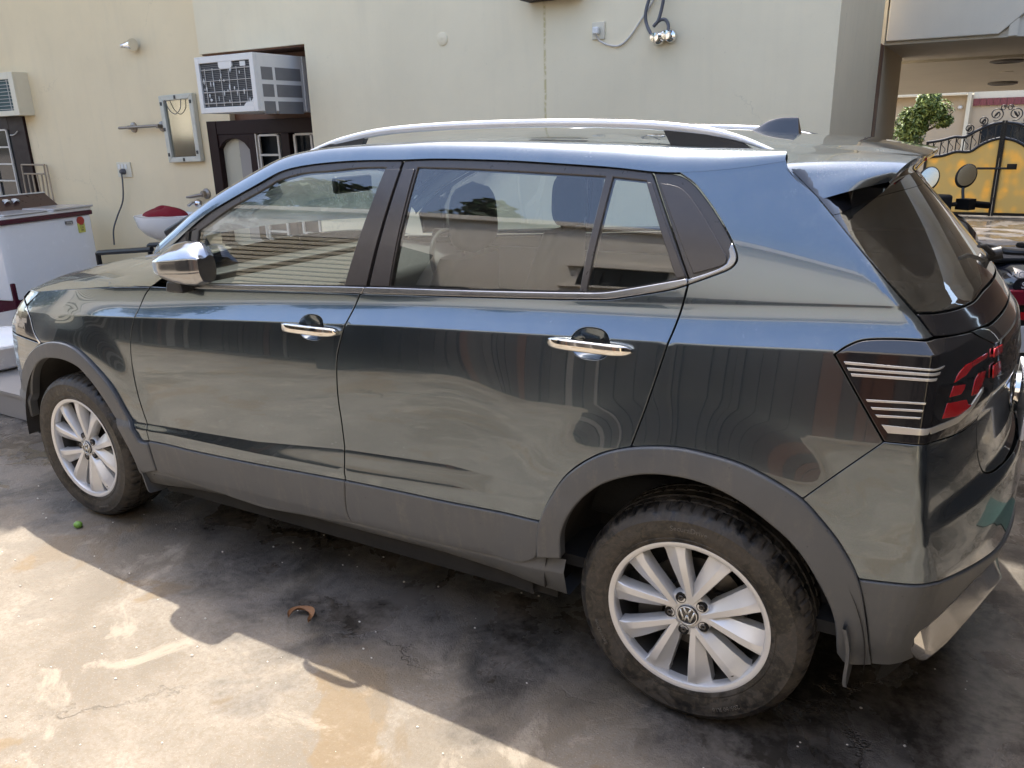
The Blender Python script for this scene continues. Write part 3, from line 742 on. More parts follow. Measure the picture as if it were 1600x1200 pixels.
panel('wheel_arch_trim', AFO, 'cladding', CAR, off=.014, gap=.001, bev=.006, depth=.03)
# sill
def sill():
    for sg in (1, -1):
        us = np.linspace(-2.27, -.36, 40); P = []
        for u in us:
            z1 = float(LIN(u, [(-2.27, .312), (-2.0, .300), (-1.6, .280), (-1.2, .318), (-.9, .325), (-.55, .342), (-.36, .36)])); z0 = float(LIN(u, [(-2.27, .225), (-1.8, .255), (-.8, .277), (-.36, .262)]))
            p = S(u, zinv(u, z1)); y = p[1]
            P.append([(u, sg*(y+.012), z1+.03), (u, sg*(y-.004), z1-.004), (u, sg*(y-.002), z1-.012), (u, sg*(y+.018), z0+.012), (u, sg*(y+.034), z0), (u, sg*(y+.25), z0-.005)])
        mb = MB().mat('cladding').grid(P, flip=(sg < 0)); obj('sill', mb, CAR, ang=50)
sill()
# window surrounds, panes, trim
panel('window_frame', C_('frame_front'), 'frame_grey', CAR, holes=[C_('glass_front')], off=-.006, gap=.001, bev=.003, depth=.02)
panel('window_frame', C_('frame_rear'), 'frame_grey', CAR, holes=[C_('glass_rear'), C_('glass_small')], off=-.006, gap=.001, bev=.003, depth=.02)
panel('window_frame', C_('frame_quarter'), 'frame_grey', CAR, off=-.006, gap=.001, bev=.003, depth=.02)
panel('quarter_blank', C_('pane_quarter'), 'applique', CAR, off=-.001, gap=.001, bev=.002, depth=.006)
for k, z_ in (('glass_front', 0), ('glass_rear', 0), ('glass_small', 0)):
    panel('window_pane', C_(k), 'glass', CAR, off=-.012, gap=-.008, bev=0, flange=False, du=.03)
for k in ('appl_a', 'appl_b', 'appl_c'):
    panel('pillar_cover', C_(k), 'applique', CAR, off=-.001, gap=.0015, bev=.0015, depth=.007)
for k in ('strip_front', 'strip_rear', 'strip_quarter'):
    panel('belt_strip', C_(k), 'strip', CAR, off=.004, gap=.0008, bev=.003, depth=.012)
# tail lamp with its bars and red lenses
for o, sg in zip(panel('tail_lamp', C_('lamp'), 'piano', CAR), (1, -1)):
    def sub(k, name, mat, off=.0022):
        vs_, fs_, ns_ = surf_panel(C_(k), off=off, gap=0, bev=.0006, depth=.003, du=.012)
        link(name, normal_mesh(name, vs_ if sg > 0 else vs_*[1, -1, 1], fs_ if sg > 0 else [f[::-1] for f in fs_], ns_ if sg > 0 else ns_*[1, -1, 1], [mat]), o)
    for i in range(8): sub('bar%d' % i, 'light_bar', 'silver_bar')
    for i in range(4): sub('red%d' % i, 'red_lens', 'red', .0015)

CEN = 2000   # beyond the centre line: clamped to it
def Cz(z): return int(round(1000*float(ucen(z/1000.))))+8
# rear bumper, its cladding and bright corner pieces
LP = [tuple(q_[:2]) for q_ in OUT['lamp']]; BBT = [tuple(q_[:2]) for q_ in OUT['bandbot']]
BA = [LP[14]+(1,),tuple(OUT['bump_a'][1]),(317,675),(363,619),(404,546,1),(560,552),(614,543),(720,520),(860,490),(1010,462),(Cz(455),455,1),(Cz(560),560),(Cz(690),690,1),(1000,700),(860,720),(798,788),LP[11]+(1,),LP[12],LP[13]+(1,)]
bumper = panel('rear_bumper', BA, 'paint', CAR, mirror='join', gap=.0008, bev=.0009)
BC = [(1010,460),(860,488),(720,518),(614,541),(560,550),(404,544,1),(428,450),(453,306,1),(566,300),(700,275),(900,262),(Cz(260),260,1),(Cz(360),360),(Cz(453),453,1)]
o = panel('bumper_cladding', BC, 'cladding', CAR, mirror='join', off=.006, gap=.001, bev=.004, depth=.05)
uu_ = np.linspace(.552, 1.02, 30)
zt_ = LIN(uu_, [(.552, .400), (.60, .412), (.68, .432), (.79, .452), (.90, .446), (1.02, .430)]); zb_ = LIN(uu_, [(.552, .345), (.575, .300), (.64, .297), (.72, .335), (.82, .375), (.92, .392), (1.02, .395)])
pr_ = np.minimum(1, (uu_-.552)/.03+.25)*np.minimum(1, (1.02-uu_)/.1+.15)
def sp_(z, o): v = zinv(uu_, z); return S(uu_, v)+N(uu_, v)*(o*pr_)[:, None]
rows_ = [sp_(zt_+.004, .002), sp_(zt_, .008), sp_(zt_-(zt_-zb_)*.48, .036), sp_(zt_-(zt_-zb_)*.58, .040), sp_(zb_+.012, .030), sp_(zb_, .020), sp_(zb_-.004, .002)]
for sg in (1, -1):
    mb = MB().mat('bright_trim').grid([[tuple(p*[1, sg, 1]) for p in r] for r in rows_], flip=(sg > 0)); mb.add([tuple(r[0]*[1, sg, 1]) for r in rows_], [tuple(range(len(rows_)))])
    obj('bumper_brightwork', mb, CAR, ang=16)
# tailgate: lower panel, dark band, glass
TG = [(1000,702,1),(862,722),(800,790),LP[11]+(1,),LP[10],LP[9]+(1,),LP[8],LP[7]+(1,),LP[6]+(1,),BBT[2],(max(BBT[2][0]+70, 830),1088),(Cz(1090),1090,1),(Cz(900),900),(Cz(705),705,1)]
tg = panel('tailgate', TG, 'paint', CAR, mirror='join', gap=.0008, bev=.0009)
LB = [(LP[7][0]+10,1048,1),(LP[8][0]+8,1000),(LP[9][0]+10,964,1),(930,955),(Cz(955),955,1),(Cz(1050),1050,1)]
vs_, fs_, ns_ = surf_panel(LB, off=.004, mirror='join', bev=.002, depth=.01); lb = link('light_bar_cover', normal_mesh('light_bar_cover', vs_, fs_, ns_, ['piano']), tg)
for q_ in ([(825,1020,1),(828,1040,1),(900,1036,1),(895,1018,1)], [(825,970,1),(825,1000,1),(880,1000,1),(890,972,1)]):
    vs_, fs_, ns_ = surf_panel(q_, off=.006, gap=0, bev=.0006, depth=.003); link('red_lens', normal_mesh('red_lens', vs_, fs_, ns_, ['red']), tg); link('red_lens', normal_mesh('red_lens', vs_*[1, -1, 1], [f[::-1] for f in fs_], ns_*[1, -1, 1], ['red']), tg)
GBT = [tuple(q_[:2]) for q_ in OUT['glassbot']]
DB = [GBT[0]+(1,),GBT[1],GBT[2],GBT[3],(911,1150),(Cz(1150),1150,1),(Cz(1092),1092,1),(max(BBT[2][0]+70, 830),1091),BBT[2],LP[6],BBT[1],BBT[0]+(1,)]
panel('tailgate_band', DB, 'piano', tg, mirror='join')
RG = [(122,1470,1),(142,1451),(209,1402),(328,1288),GBT[0]+(1,),GBT[1],GBT[2],GBT[3],(911,1152),(Cz(1152),1152,1),(Cz(1300),1300),(Cz(1450),1450,1),(500,1462)]
FR_ = [(136,1466,1),(209,1402),(250,1362,1),(420,1385),(600,1392),(Cz(1392),1392,1),(Cz(1458),1458,1),(500,1466)]
panel('glass_border', FR_, 'piano', tg, mirror='join', off=.0015, gap=.003, bev=.0005, flange=False)
panel('rear_glass', RG, 'glass_rear', tg, mirror='join', depth=.008, gap=.002)
bd = MB().mat('chrome'); xe = float(S(ucen(.93), zinv(ucen(.93), .93))[0])
bd.lathe([(.062, .0), (.062, .012), (.055, .016), (.050, .012), (.050, 0)], 40, (xe+.002, 0, .80), ax='x')
obj('emblem_ring', bd, tg)
npm = MB().mat('plate').box(.712, .722, -.25, .25, .735, .845); obj('number_plate', npm, tg, bevel=.003)
# rear spoiler, roof, cant rails, screens
C1 = np.array([(a, b) for a, b in OUT['bar_c1']])/1000.
C2 = np.array([(-2.175,-.71,1.149),(-2.099,-.70,1.192),(-1.968,-.683,1.283),(-1.887,-.672,1.328),(-1.797,-.661,1.376),(-1.69,-.647,1.426),(-1.589,-.635,1.467),(-1.519,-.632,1.489),(-1.442,-.628,1.505),(-1.364,-.625,1.516),(-1.18,-.617,1.529),(-.909,-.608,1.538),(-.603,-.603,1.536),(-.332,-.599,1.528),(-.173,-.596,1.521),(.029,-.593,1.506),(.109,-.592,1.494)])
def c1pt(t):   # t: 0..1 along the lower edge of the cant rail
    s = np.concatenate([[0], np.cumsum(np.linalg.norm(np.diff(C1, axis=0), axis=1))]); s /= s[-1]
    u = np.interp(t, s, C1[:, 0]); z = np.interp(t, s, C1[:, 1]); return u, z
def smooth_curve(A, n):
    A = np.array(cat_rom(A, 10)); s = np.concatenate([[0], np.cumsum(np.linalg.norm(np.diff(A, axis=0), axis=1))]); t = np.linspace(0, s[-1], n)
    return np.stack([np.interp(t, s, A[:, k]) for k in range(A.shape[1])], 1)
c1 = smooth_curve(C1, 90); c2 = smooth_curve(C2, 90)
for arr in (c1, c2):
    for _ in range(3): arr[1:-1] = .25*arr[:-2]+.5*arr[1:-1]+.25*arr[2:]
uu = c1[:, 0]; vv = zinv(uu, c1[:, 1]); p1 = S(uu, vv); n1 = N(uu, vv)
dv = S(uu, vv+.02)-S(uu, vv-.02); dv /= np.linalg.norm(dv, axis=1, keepdims=True)
p1 = p1+n1*.0008
CTL = []
P = []
for i in range(90):
    a, b = p1[i], c2[i]; d = b-a
    h = max(.15, min(.9, 1.0)); L = np.linalg.norm(d)
    ctl = a+dv[i]*L*.62
    ctl = ctl*.75+np.array([ctl[0], min(ctl[1], b[1]-.012), max(ctl[2], b[2]+.001)])*.25
    P.append([(1-t)**2*a+2*t*(1-t)*ctl+t*t*b for t in np.linspace(0, 1, 14)])
P = np.array(P)
P = np.concatenate([(P[:, :1]-n1[:, None]*.014), P], 1)
for sg in (1, -1):
    Q = P*[1, sg, 1]
    obj('cant_rail', MB().mat('paint').grid(Q, flip=(sg > 0)), CAR, ang=75)
roofi = [i for i in range(90) if c2[i][0] > -1.56]
P = []
for i in roofi:
    b = c2[i]; row = []
    bow = .10*(1-np.clip((b[0]+1.56)/.5, 0, 1))
    for s in np.linspace(-1, 1, 41):
        y = b[1]*-s; rim = .006*math.exp(-((1-abs(s))/.03)**2)
        z = b[2]+.036*(1-abs(s)**2.2)-.004+rim-.004*math.exp(-((abs(s)-.9)/.03)**2); row.append((b[0]-bow*(1-s*s), y, z))
    P.append(row)
obj('roof', MB().mat('paint').grid(P, flip=True), CAR, ang=60)
P2 = [[(x, y*.985, z-.045) for x, y, z in r] for r in P]
obj('headliner', MB().mat('headliner').grid(P2), CAR, ang=60)
fronti = [i for i in range(90) if c2[i][0] <= -1.54]; P = []
for i in fronti:
    b = c2[i]; t = (b[0]+2.175)/.62
    bow = .26*(1-t)+.10*t; row = [(b[0]-bow*(1-s*s), -b[1]*s, b[2]+.012*(1-s*s)) for s in np.linspace(-1, 1, 31)]; P.append(row)
obj('windscreen', MB().mat('glass').grid(P, flip=True), CAR, ang=60)
# bonnet
hb = np.linspace(-2.09, -3.02, 26); P = []
for u in hb:
    v = 6.0; p = S(u, v)
    zc = p[2]+.075-.02*np.clip((-2.6-u)/.4, 0, 1); row = []
    for s in np.linspace(-1, 1, 33):
        e = abs(s); y = -p[1]*s; bow = .20*np.clip((-2.4-u)/.6, 0, 1)**1.5*(1-s*s)
        z = p[2]+(zc-p[2])*(1-e**3.2); row.append((u-bow-.12*(1-s*s)*np.clip((u+2.5)/.4, 0, 1), y, z-.02*np.clip((-2.85-u)/.17, 0, 1)*(1-s*s)))
    P.append(row)
last = P[-1]; P.append([(x-.05, y, z-.03) for x, y, z in last]); P.append([(x-.075, y, z-.10) for x, y, z in last])
obj('bonnet', MB().mat('paint').grid(P), CAR, ang=60)
obj('wiper_cowl', MB().mat('black_plastic').box(-2.30, -2.05, -.66, .66, 1.02, 1.055), CAR, bevel=.01)
# front end
fz = lambda z: int(1000*float(ufront(z/1000.)))-25
HL = [(-2818,763,1),(-2877,801),(-2919,865),(-2964,899,1),(-3050,915),(-3200,900),(-3400,870),(-3450,830),(-3300,800),(-3100,770,1)]
for o, sg in zip(panel('headlamp', HL, 'piano', CAR), (1, -1)): pass
HLg = [(-2964,899,1),(-2919,865),(-2877,801),(-2818,763,1),(-2826,756,1),(-2886,797),(-2929,862),(-2972,890,1)]
panel('lamp_edge', HLg, 'chrome', CAR, off=.003, gap=0, bev=.001, depth=.004)
FB = [(-2822,760,1),(-3100,766,1),(-3300,795),(-3450,825),(-3800,830,1),(-3800,300,1),(-3097,285,1),(-3099,400),(-3090,500),(-3053,592),(-2980,666),(-2890,726,1)]
def clampf(L): return [(max(p[0], fz(p[1])), p[1])+tuple(p[2:]) for p in L]
panel('front_bumper', clampf(FB), 'paint', CAR, mirror='join')
FC = [(-3092,520),(-3101,430),(-3106,290,1),(-3800,290,1),(-3800,470,1),(-3300,470),(-3160,500),(-3110,560,1)]
panel('bumper_cladding', clampf(FC), 'cladding', CAR, off=.006, gap=.001, bev=.004, depth=.03)
GR = [(-3460,833,1),(-3800,838,1),(-3800,915,1),(-3420,880,1)]
panel('front_grille', clampf(GR), 'piano', CAR, mirror='join')
NE = [(-2866,966,1),(-2964,903,1),(-3050,919),(-3200,904),(-3800,884,1),(-3800,935,1),(-3200,950),(-3020,958,1)]
panel('bonnet_edge', clampf(NE), 'paint', CAR, mirror='join')
# dark inner shell that closes the shut lines, wheel liners, floor
def shell():
    mb = MB().mat('dark'); us = np.concatenate([np.linspace(-3.2, .3, 90), np.linspace(.33, 1.35, 26)]); vz = np.linspace(.36, 5.9, 46)
    U, V = np.meshgrid(us, vz); X = S(U, V)-N(U, V)*.022
    idx = -np.ones(U.shape, int); vsl = []; fs = []
    ok = (np.hypot(X[..., 0]+.0, X[..., 2]-.316) > .46) & (np.hypot(X[..., 0]+2.64, X[..., 2]-.316) > .47) & (X[..., 1] < .0)
    for i in range(U.shape[0]):
        for j in range(U.shape[1]):
            if ok[i, j]: idx[i, j] = len(vsl); vsl.append(X[i, j])
    for i in range(U.shape[0]-1):
        for j in range(U.shape[1]-1):
            q = [idx[i, j], idx[i, j+1], idx[i+1, j+1], idx[i+1, j]]
            if min(q) >= 0: fs.append(tuple(q))
    mb.add(vsl, fs).mirror_y(); obj('inner_shell', mb, CAR, smooth=False)
shell()
for cx in (0, -2.651):
    for sg in (1, -1):
        P = []; lin = MB().mat('liner'); RL = .432; cx2 = cx+(.008 if cx == 0 else .03)
        for a in np.linspace(-.01 if cx == 0 else -.06, math.pi+.06 if cx == 0 else math.pi+.0, 40):
            P.append([(cx2+RL*math.cos(a), sg*-.858, .312+RL*math.sin(a)), (cx2+(RL-.004)*math.cos(a), sg*-.62, .312+(RL-.004)*math.sin(a)), (cx2+RL*.9*math.cos(a), sg*-.56, .312+RL*.9*math.sin(a)), (cx, sg*-.55, .32)])
        obj('wheel_liner', lin.grid(P), CAR)
und = MB().mat('dark').box(-3.20, .45, -.56, .56, .23, .32).box(-2.24, -.41, -.80, .80, .225, .33).box(-2.22, -.42, -.79, .79, .33, .36)
obj('underbody', und, CAR)
# mud flaps
for x, zt, zb, dx in ((.385, .42, .235, .020), (-2.275, .34, .185, .035)):
    for sg in (1, -1):
        mb = MB().mat('cladding'); P = []
        for z in np.linspace(zt, zb, 8):
            t = (zt-z)/(zt-zb); P.append([(x+dx*t+.006*math.sin(t*5), sg*-yy, z+(.012*((yy-.75)/.1)**2 if t > .9 else 0)) for yy in np.linspace(.875-.02*t, .66, 8)])
        P2 = [[(a+.008, b, c) for a, b, c in r] for r in P]
        mb.grid(P).grid(P2, flip=True); mb.grid([[r[0] for r in P], [r[0] for r in P2]]); mb.grid([P[-1], P2[-1]])
        obj('mud_flap', mb, CAR)
# spoiler
sq = np.array([(.2150, 1.3985), (.1945, 1.4140), (.1700, 1.4320), (.1480, 1.4530), (.1330, 1.4720)]); sA = S(sq[:, 0], zinv(sq[:, 0], sq[:, 1]))
A = [tuple(p_) for p_ in sA]+[(.1215,-.612,1.4890),(.116,-.590,1.4965),(.114,-.54,1.5035),(.113,-.40,1.517),(.113,-.2,1.5285),(.113,0,1.5315)]
B = [(.345,-.575,1.432),(.352,-.572,1.442),(.366,-.545,1.462),(.380,-.500,1.476),(.388,-.45,1.481),(.393,-.40,1.483),(.398,-.28,1.484),(.398,-.15,1.485),(.398,0,1.486)]
P = []
for t in np.linspace(0, 1, 14):
    P.append([tuple(np.array(a)*(1-t)+np.array(b)*t+np.array([0, -.006*math.sin(math.pi*t)*(1 if i < 10 else 0), .008*math.sin(math.pi*t)*(1 if i > 12 else .3)])) for i, (a, b) in enumerate(zip(smooth_curve(np.array(A), 30), smooth_curve(np.array(B), 30)))])
P = np.array(P)
mb = MB().mat('paint'); mb.grid(P)
edge = P[-1]; low = edge-np.array([.004, 0, .016]); low[:, 1] *= .985
mb.grid([edge, edge-np.array([-.003, 0, .004]), low])
zi_ = 1.425; bi_ = float(xB(zi_)); ob_ = float(raw(bi_, zinv(bi_, zi_))[0]); ui_ = bi_+np.clip(ob_-np.abs(low[:, 1]), -.08, 9); inn = S(ui_, zinv(ui_, zi_))-np.array([.004, 0, 0])
mb.mat('piano').grid([low, inn])
mb.mirror_y(); obj('rear_spoiler', mb, CAR, ang=40)
sp2 = MB().mat('red').box(.385, .396, -.17, .17, 1.462, 1.472); obj('brake_light', sp2, CAR, bevel=.002)
# shark fin
fin = MB().mat('piano'); secs = []
for t in np.linspace(0, 1, 16):
    x = -.145+t*.165; top = float(np.interp(t, [0, .2, .45, .62, .75, 1], [1.532, 1.552, 1.576, 1.584, 1.586, 1.585])); bot = 1.520
    wd = .030*min(1, (t+.06)*3)
    ring = []
    for a in np.linspace(0, math.pi, 13):
        f = math.sin(a); ring.append((x+(.012*(1-f) if t > .8 else 0), math.cos(a)*wd*(1-.75*f**.8)+0, bot+(top-bot)*f**.9))
    secs.append(ring)
fin.grid(secs, flip=True); e_ = secs[-1]; fin.add(e_, [tuple(range(13))[::-1]])
obj('aerial_fin', fin, CAR, ang=45)
# roof rails
RT = [(-1.475,1.512),(-1.388,1.540),(-1.287,1.564),(-1.126,1.586),(-.882,1.596),(-.556,1.596),(-.271,1.585),(-.098,1.566),(0,1.540),(.078,1.507)]
for sg in (-1, 1):
    cur = smooth_curve(np.array([(a, 0, b) for a, b in RT]), 60); secs = []
    for i, p in enumerate(cur):
        t = i/59; hh = .0235*min(1, .35+6*min(t, 1-t)); yy = .578+.012*math.sin(math.pi*t)-.012; wd = .014
        ring = []
        for a in np.linspace(0, 2*math.pi, 17):
            ca, sa = math.cos(a), math.sin(a); e = .6
            ring.append((p[0], sg*(yy+wd*math.copysign(abs(ca)**e, ca)), p[2]-hh/2-(.020 if sg > 0 else 0)+hh/2*math.copysign(abs(sa)**e, sa)))
        secs.append(ring)
    rr = obj('roof_rail', MB().mat('rail').grid(secs, flip=(sg > 0)), CAR, ang=50)
    for f_ in ([(-1.43,1.500),(-1.43,1.518),(-1.33,1.545),(-1.20,1.562),(-1.225,1.520),(-1.3,1.512)], [(-.205,1.562),(-.10,1.548),(-.0,1.525),(.04,1.500),(-.06,1.508),(-.178,1.515)]):
        obj('rail_foot', MB().mat('black_plastic').prism(f_, 'y', sg*.572-.011, sg*.572+.011), rr, smooth=False)
# folded door mirrors
for sg in (1, -1):
    secs = []
    for t in np.linspace(0, 1, 22):
        x = -1.945+t*.262
        top = float(np.interp(t, [0, .08, .2, .42, .66, .84, .94, 1], [1.160, 1.180, 1.205, 1.228, 1.240, 1.240, 1.222, 1.195])); bot = float(np.interp(t, [0, .08, .25, .5, .75, .92, 1], [1.146, 1.122, 1.104, 1.092, 1.090, 1.093, 1.105]))
        dep = float(np.interp(t, [0, .08, .3, .7, .94, 1], [.02, .045, .066, .070, .062, .045])); cz = (top+bot)/2; hz = (top-bot)/2
        zc = float(np.interp(t, [0, 1], [1.160, 1.188])); zc = min(max(zc, bot+.02), top-.012); zl = min(zc-.012, float(np.interp(t, [0, .15, 1], [1.150, 1.128, 1.146])))
        sec = [(-.03, top-.012), (-.018, top-.002), (0, top), (dep*.35, top-.010-.10*(top-zc)), (dep*.72, zc+(top-zc)*.52), (dep*.97, zc+.006), (dep, zc), (dep*1.0-.001, zc-.004), (dep*.985, zl+.003), (dep*.955, zl), (dep*.955, zl-.002), (dep*.975, zl-.005), (dep*.80, bot+.010), (dep*.55, bot+.001), (0, bot), (-.03, bot+.004)]
        ring = [(.531+(x-.012*(1-t)*(k < 3)-.531)*1.026, -sg*(.815+y), 1.5653+(z-1.5653)*1.026) for k, (y, z) in enumerate(sec)]
        secs.append(ring+[ring[0]])
    mb = MB().mat('mirror_chrome').grid(secs, flip=(sg < 0))
    for s_ in (secs[0], secs[-1]): mb.add(s_[:-1], [tuple(range(16))])
    mo = obj('wing_mirror', mb, CAR, ang=70); sm_ = mo.modifiers.new('round', 'SUBSURF'); sm_.levels = 2; sm_.render_levels = 2
    arm = MB().mat('black_plastic').prism([(-1.945, 1.048), (-1.85, 1.048), (-1.86, 1.09), (-1.93, 1.09)], 'y', -sg*.815-.04, -sg*.815+.04); obj('mirror_arm', arm, mo, bevel=.01)
    gl = MB().mat('black_plastic'); gl.box(-1.94, -1.775, -sg*.80-.006, -sg*.80+.006, 1.095, 1.212); obj('mirror_back', gl, mo, bevel=.012)
    ind = MB().mat('silver_bar'); 
    st = [(-1.905, 1.128), (-1.70, 1.128), (-1.69, 1.138), (-1.915, 1.136)]
    sl = MB().mat('black_plastic').prism([(-1.87,1.075),(-1.862,1.19),(-1.835,1.26),(-1.80,1.272),(-1.858,1.255)], 'y', -sg*.795-.006, -sg*.795+.006)
    obj('mirror_sail', sl, mo)
# fuel-side seam lines and door-edge: rear wiper
wp = MB().mat('black_plastic'); wp.tube([(.572,.03,1.188),(.610,.03,1.200)], .019, 14); wp.tube([(.590,.03,1.192),(.560,-.10,1.232),(.548,-.20,1.245)], [.009,.007,.005], 8); obj('rear_wiper', wp, CAR)

# interior
def rbox(mb, c, r, e=.35): return mb.ellipsoid(c, r, 20, 12, e)
for y in (-.37, .37):
    s = MB().mat('seat'); rbox(s, (-1.30, y, .52), (.27, .25, .10))
    bk = []
    for t in np.linspace(0, 1, 12):
        z = .55+t*.62; x = -1.11+t*.155; wd = .245-.10*t**3; dp = .075-.025*t
        bk.append([(x+dp*math.copysign(abs(math.cos(a))**.6, math.cos(a)), y+wd*math.copysign(abs(math.sin(a))**.6, math.sin(a)), z) for a in np.linspace(0, 2*math.pi, 25)])
    s.grid(bk); s.add(bk[-1][:-1], [tuple(range(24))])
    so_ = obj('front_seat', s, CAR, ang=60)
    h = MB().mat('seat'); hr = []
    for t in np.linspace(0, 1, 12):
        f = (1-abs(2*t-1)**3.5)**.5*.98+.02; hr.append([(-.935+.05*f*math.cos(a), y+.135*f*(1-.18*t)*math.copysign(abs(math.sin(a))**.7, math.sin(a)), 1.175+.235*t) for a in np.linspace(0, 2*math.pi, 25)])
    h.grid(hr); obj('headrest', h, so_, ang=60)
    st = MB().mat('chrome'); st.tube([(-.945, y-.06, 1.14), (-.94, y-.06, 1.22)], .006, 8).tube([(-.945, y+.06, 1.14), (-.94, y+.06, 1.22)], .006, 8); obj('headrest_post', st, so_)
s = MB().mat('seat'); rbox(s, (-.25, 0, .50), (.26, .62, .10)); rbox(s, (.07, 0, .80), (.09, .62, .32)); rs = obj('rear_seat', s, CAR, ang=60)
for y in (-.36, .36):
    h = MB().mat('seat'); rbox(h, (.10, y, 1.17), (.05, .13, .075), .6); obj('headrest', h, rs, ang=60)
d = MB().mat('dash'); d.prism([(-2.25, .55), (-1.66, .60), (-1.60, .82), (-1.66, .98), (-1.80, 1.03), (-2.25, 1.03)], 'y', -.74, .74); obj('dashboard', d, CAR, bevel=.03)
sw = MB().mat('dash'); ring = []
for a in np.linspace(0, 2*math.pi, 33):
    ring.append((-1.50-.07*math.sin(a)*1.0+0, .37+.185*math.cos(a), .97+.17*math.sin(a)))
sw.tube(ring, .011, 8, cap=False); sw.box(-1.525, -1.49, .32, .42, .93, 1.00); sw.tube([(-1.505,.20,.97),(-1.505,.54,.97)], .012, 6); sw.tube([(-1.50,.37,.97),(-1.70,.37,.88)], .03, 8); obj('steering_wheel', sw, CAR)
im = MB().mat('black_plastic').box(-1.795, -1.765, -.11, .12, 1.335, 1.405); im_ = obj('interior_mirror', im, CAR, bevel=.012)
obj('mirror_face', MB().mat('mirror').box(-1.764, -1.762, -.10, .11, 1.342, 1.398), im_)
fl = MB().mat('dash').box(-2.2, .5, -.78, .78, .335, .37); 
for sg in (-1, 1): fl.box(-1.9, -.52, sg*.77-.012, sg*.77+.012, .36, 1.02)
fl.box(.15, .52, -.70, .70, .37, .98); obj('cabin_lining', fl, CAR)

# ------------------------------------------------------------------ wheels (local axes: h = outwards)
def rotp(a, p): c, s = math.cos(a), math.sin(a); return (p[0]*c-p[1]*s, p[0]*s+p[1]*c)
def wheel_meshes():
    R = .3195
    tm = MB().mat('tyre'); SEG = 300; V = []; F = []
    prof = [(.214, -.03, 0), (.218, .000, 0), (.226, .006, 0), (.234, .0085, 0), (.236, .0075, 0), (.250, .0125, 0), (.268, .0150, 0), (.284, .0125, 0), (.287, .0135, 0), (.290, .0115, 0), (.302, .004, 0), (.3085, -.003, 2), (.3135, -.012, 1), (.3170, -.022, 1), (.3188, -.034, 1),
            (.3192, -.0395, 0), (.3115, -.041, 0), (.3115, -.047, 0), (.3194, -.0485, 3), (.3195, -.074, 3), (.3115, -.0755, 0), (.3115, -.0825, 0), (.3195, -.084, 0), (.3195, -.098, 0)]
    full = prof+[(r, -.196-h, k) for r, h, k in prof[::-1]]
    n = len(full)
    for i in range(SEG):
        a = 2*math.pi*i/SEG; ph = i % 5
        for r, h, k in full:
            q = r
            if k == 1 and ph == 0: q = r-.0065
            if k == 2 and ph == 0: q = r-.0025
            if k == 3 and (i+2) % 5 == 0: q = r-.004
            x, z = q*math.cos(a), q*math.sin(a)
            V.append((x, -h, z))
    for i in range(SEG):
        for j in range(n-1):
            a = i*n+j; b = a+1; c = ((i+1) % SEG)*n+j+1; d = c-1; F.append((a, b, c, d))
    tm.add(V, F)
    tyre = tm.mesh('tyre'); sharpen(tyre, 35)
    rim = MB().mat('alloy')
    rim.lathe([(.212, -.02), (.2225, -.002), (.2235, .0015), (.2215, .004), (.216, .004), (.2075, .0005), (.2055, -.004), (.2035, -.014), (.2035, -.03)], 96)
    rim.v = [(x, -y, z) for x, y, z in rim.v]; rim.f = [f[::-1] for f in rim.f]
    b0 = len(rim.v)
    def P(r, t, th, h):   # polar centre line + tangential offset
        c, s = math.cos(th), math.sin(th); return (r*c-t*s, -h, r*s+t*c)
    for k in range(5):
        th0 = math.radians(90-11+72*k)
        for side in (-1, 1):
            a0 = (.040*math.cos(th0), .040*math.sin(th0)); th1 = th0+side*math.radians(18.2); a1 = (.2075*math.cos(th1), .2075*math.sin(th1))
            d = np.array([a1[0]-a0[0], a1[1]-a0[1]]); L = np.linalg.norm(d); d /= L; nrm = np.array([-d[1], d[0]])
            rows = []
            for t in np.linspace(0, 1, 9):
                c = np.array(a0)+d*L*t; top = -.014+.013*min(1, t*1.5)
                # cross-section: slot wall | flat ridge | broad sloping facet
                wl = .0065+.0045*t; wr = .0065+.005*t; fac = (.012+.026*min(1, t*1.2))
                if t < .2: fac *= (.35+.65*t/.2)
                pts = [(-wl-.004, top-.040), (-wl-.002, top-.003), (-wl, top), (wr, top), (wr+.0015, top-.0012), (wr+fac, top-.017-.005*t), (wr+fac+.002, top-.046)]
                if t > .93: pts = [(x*1.18, min(h, -.006)) if h > -.03 else (x*1.18, h) for x, h in pts]
                rows.append([(c[0]+nrm[0]*x, -h, c[1]+nrm[1]*x) for x, h in pts])
            rim.grid(rows, flip=True)
    # hub with bolt pockets
    hub = [(.0001, -.016), (.030, -.016), (.0305, -.0185), (.0345, -.0185), (.036, -.0160), (.050, -.0175), (.0625, -.020), (.066, -.026), (.068, -.045)]
    n0 = len(rim.v); rim.lathe(hub, 60)
    rim.v[n0:] = [(x, -y, z) for x, y, z in rim.v[n0:]]; nf = 60*(len(hub)-1); rim.f[-nf:] = [f[::-1] for f in rim.f[-nf:]]
    rim.mat('barrel'); n0 = len(rim.v); br = [(.2035, -.028), (.197, -.06), (.188, -.10), (.196, -.17), (.212, -.185)]
    rim.lathe(br, 64); rim.v[n0:] = [(x, -y, z) for x, y, z in rim.v[n0:]]
    rimm = rim.mesh('rim'); sharpen(rimm, 32)
    disc = MB().mat('steel'); n0 = 0; disc.lathe([(.02, -.070), (.075, -.070), (.078, -.085), (.138, -.085), (.138, -.105), (.02, -.105)], 64); disc.v = [(x, -y, z) for x, y, z in disc.v]
    disc.mat('barrel').box(-.155, -.085, .06, .12, -.07, .07); disc.mat('dark'); m0 = len(disc.v); disc.lathe([(.001, -.115), (.20, -.115)], 32); disc.v[m0:] = [(x, -y, z) for x, y, z in disc.v[m0:]]
    discm = disc.mesh('brake_disc'); sharpen(discm)
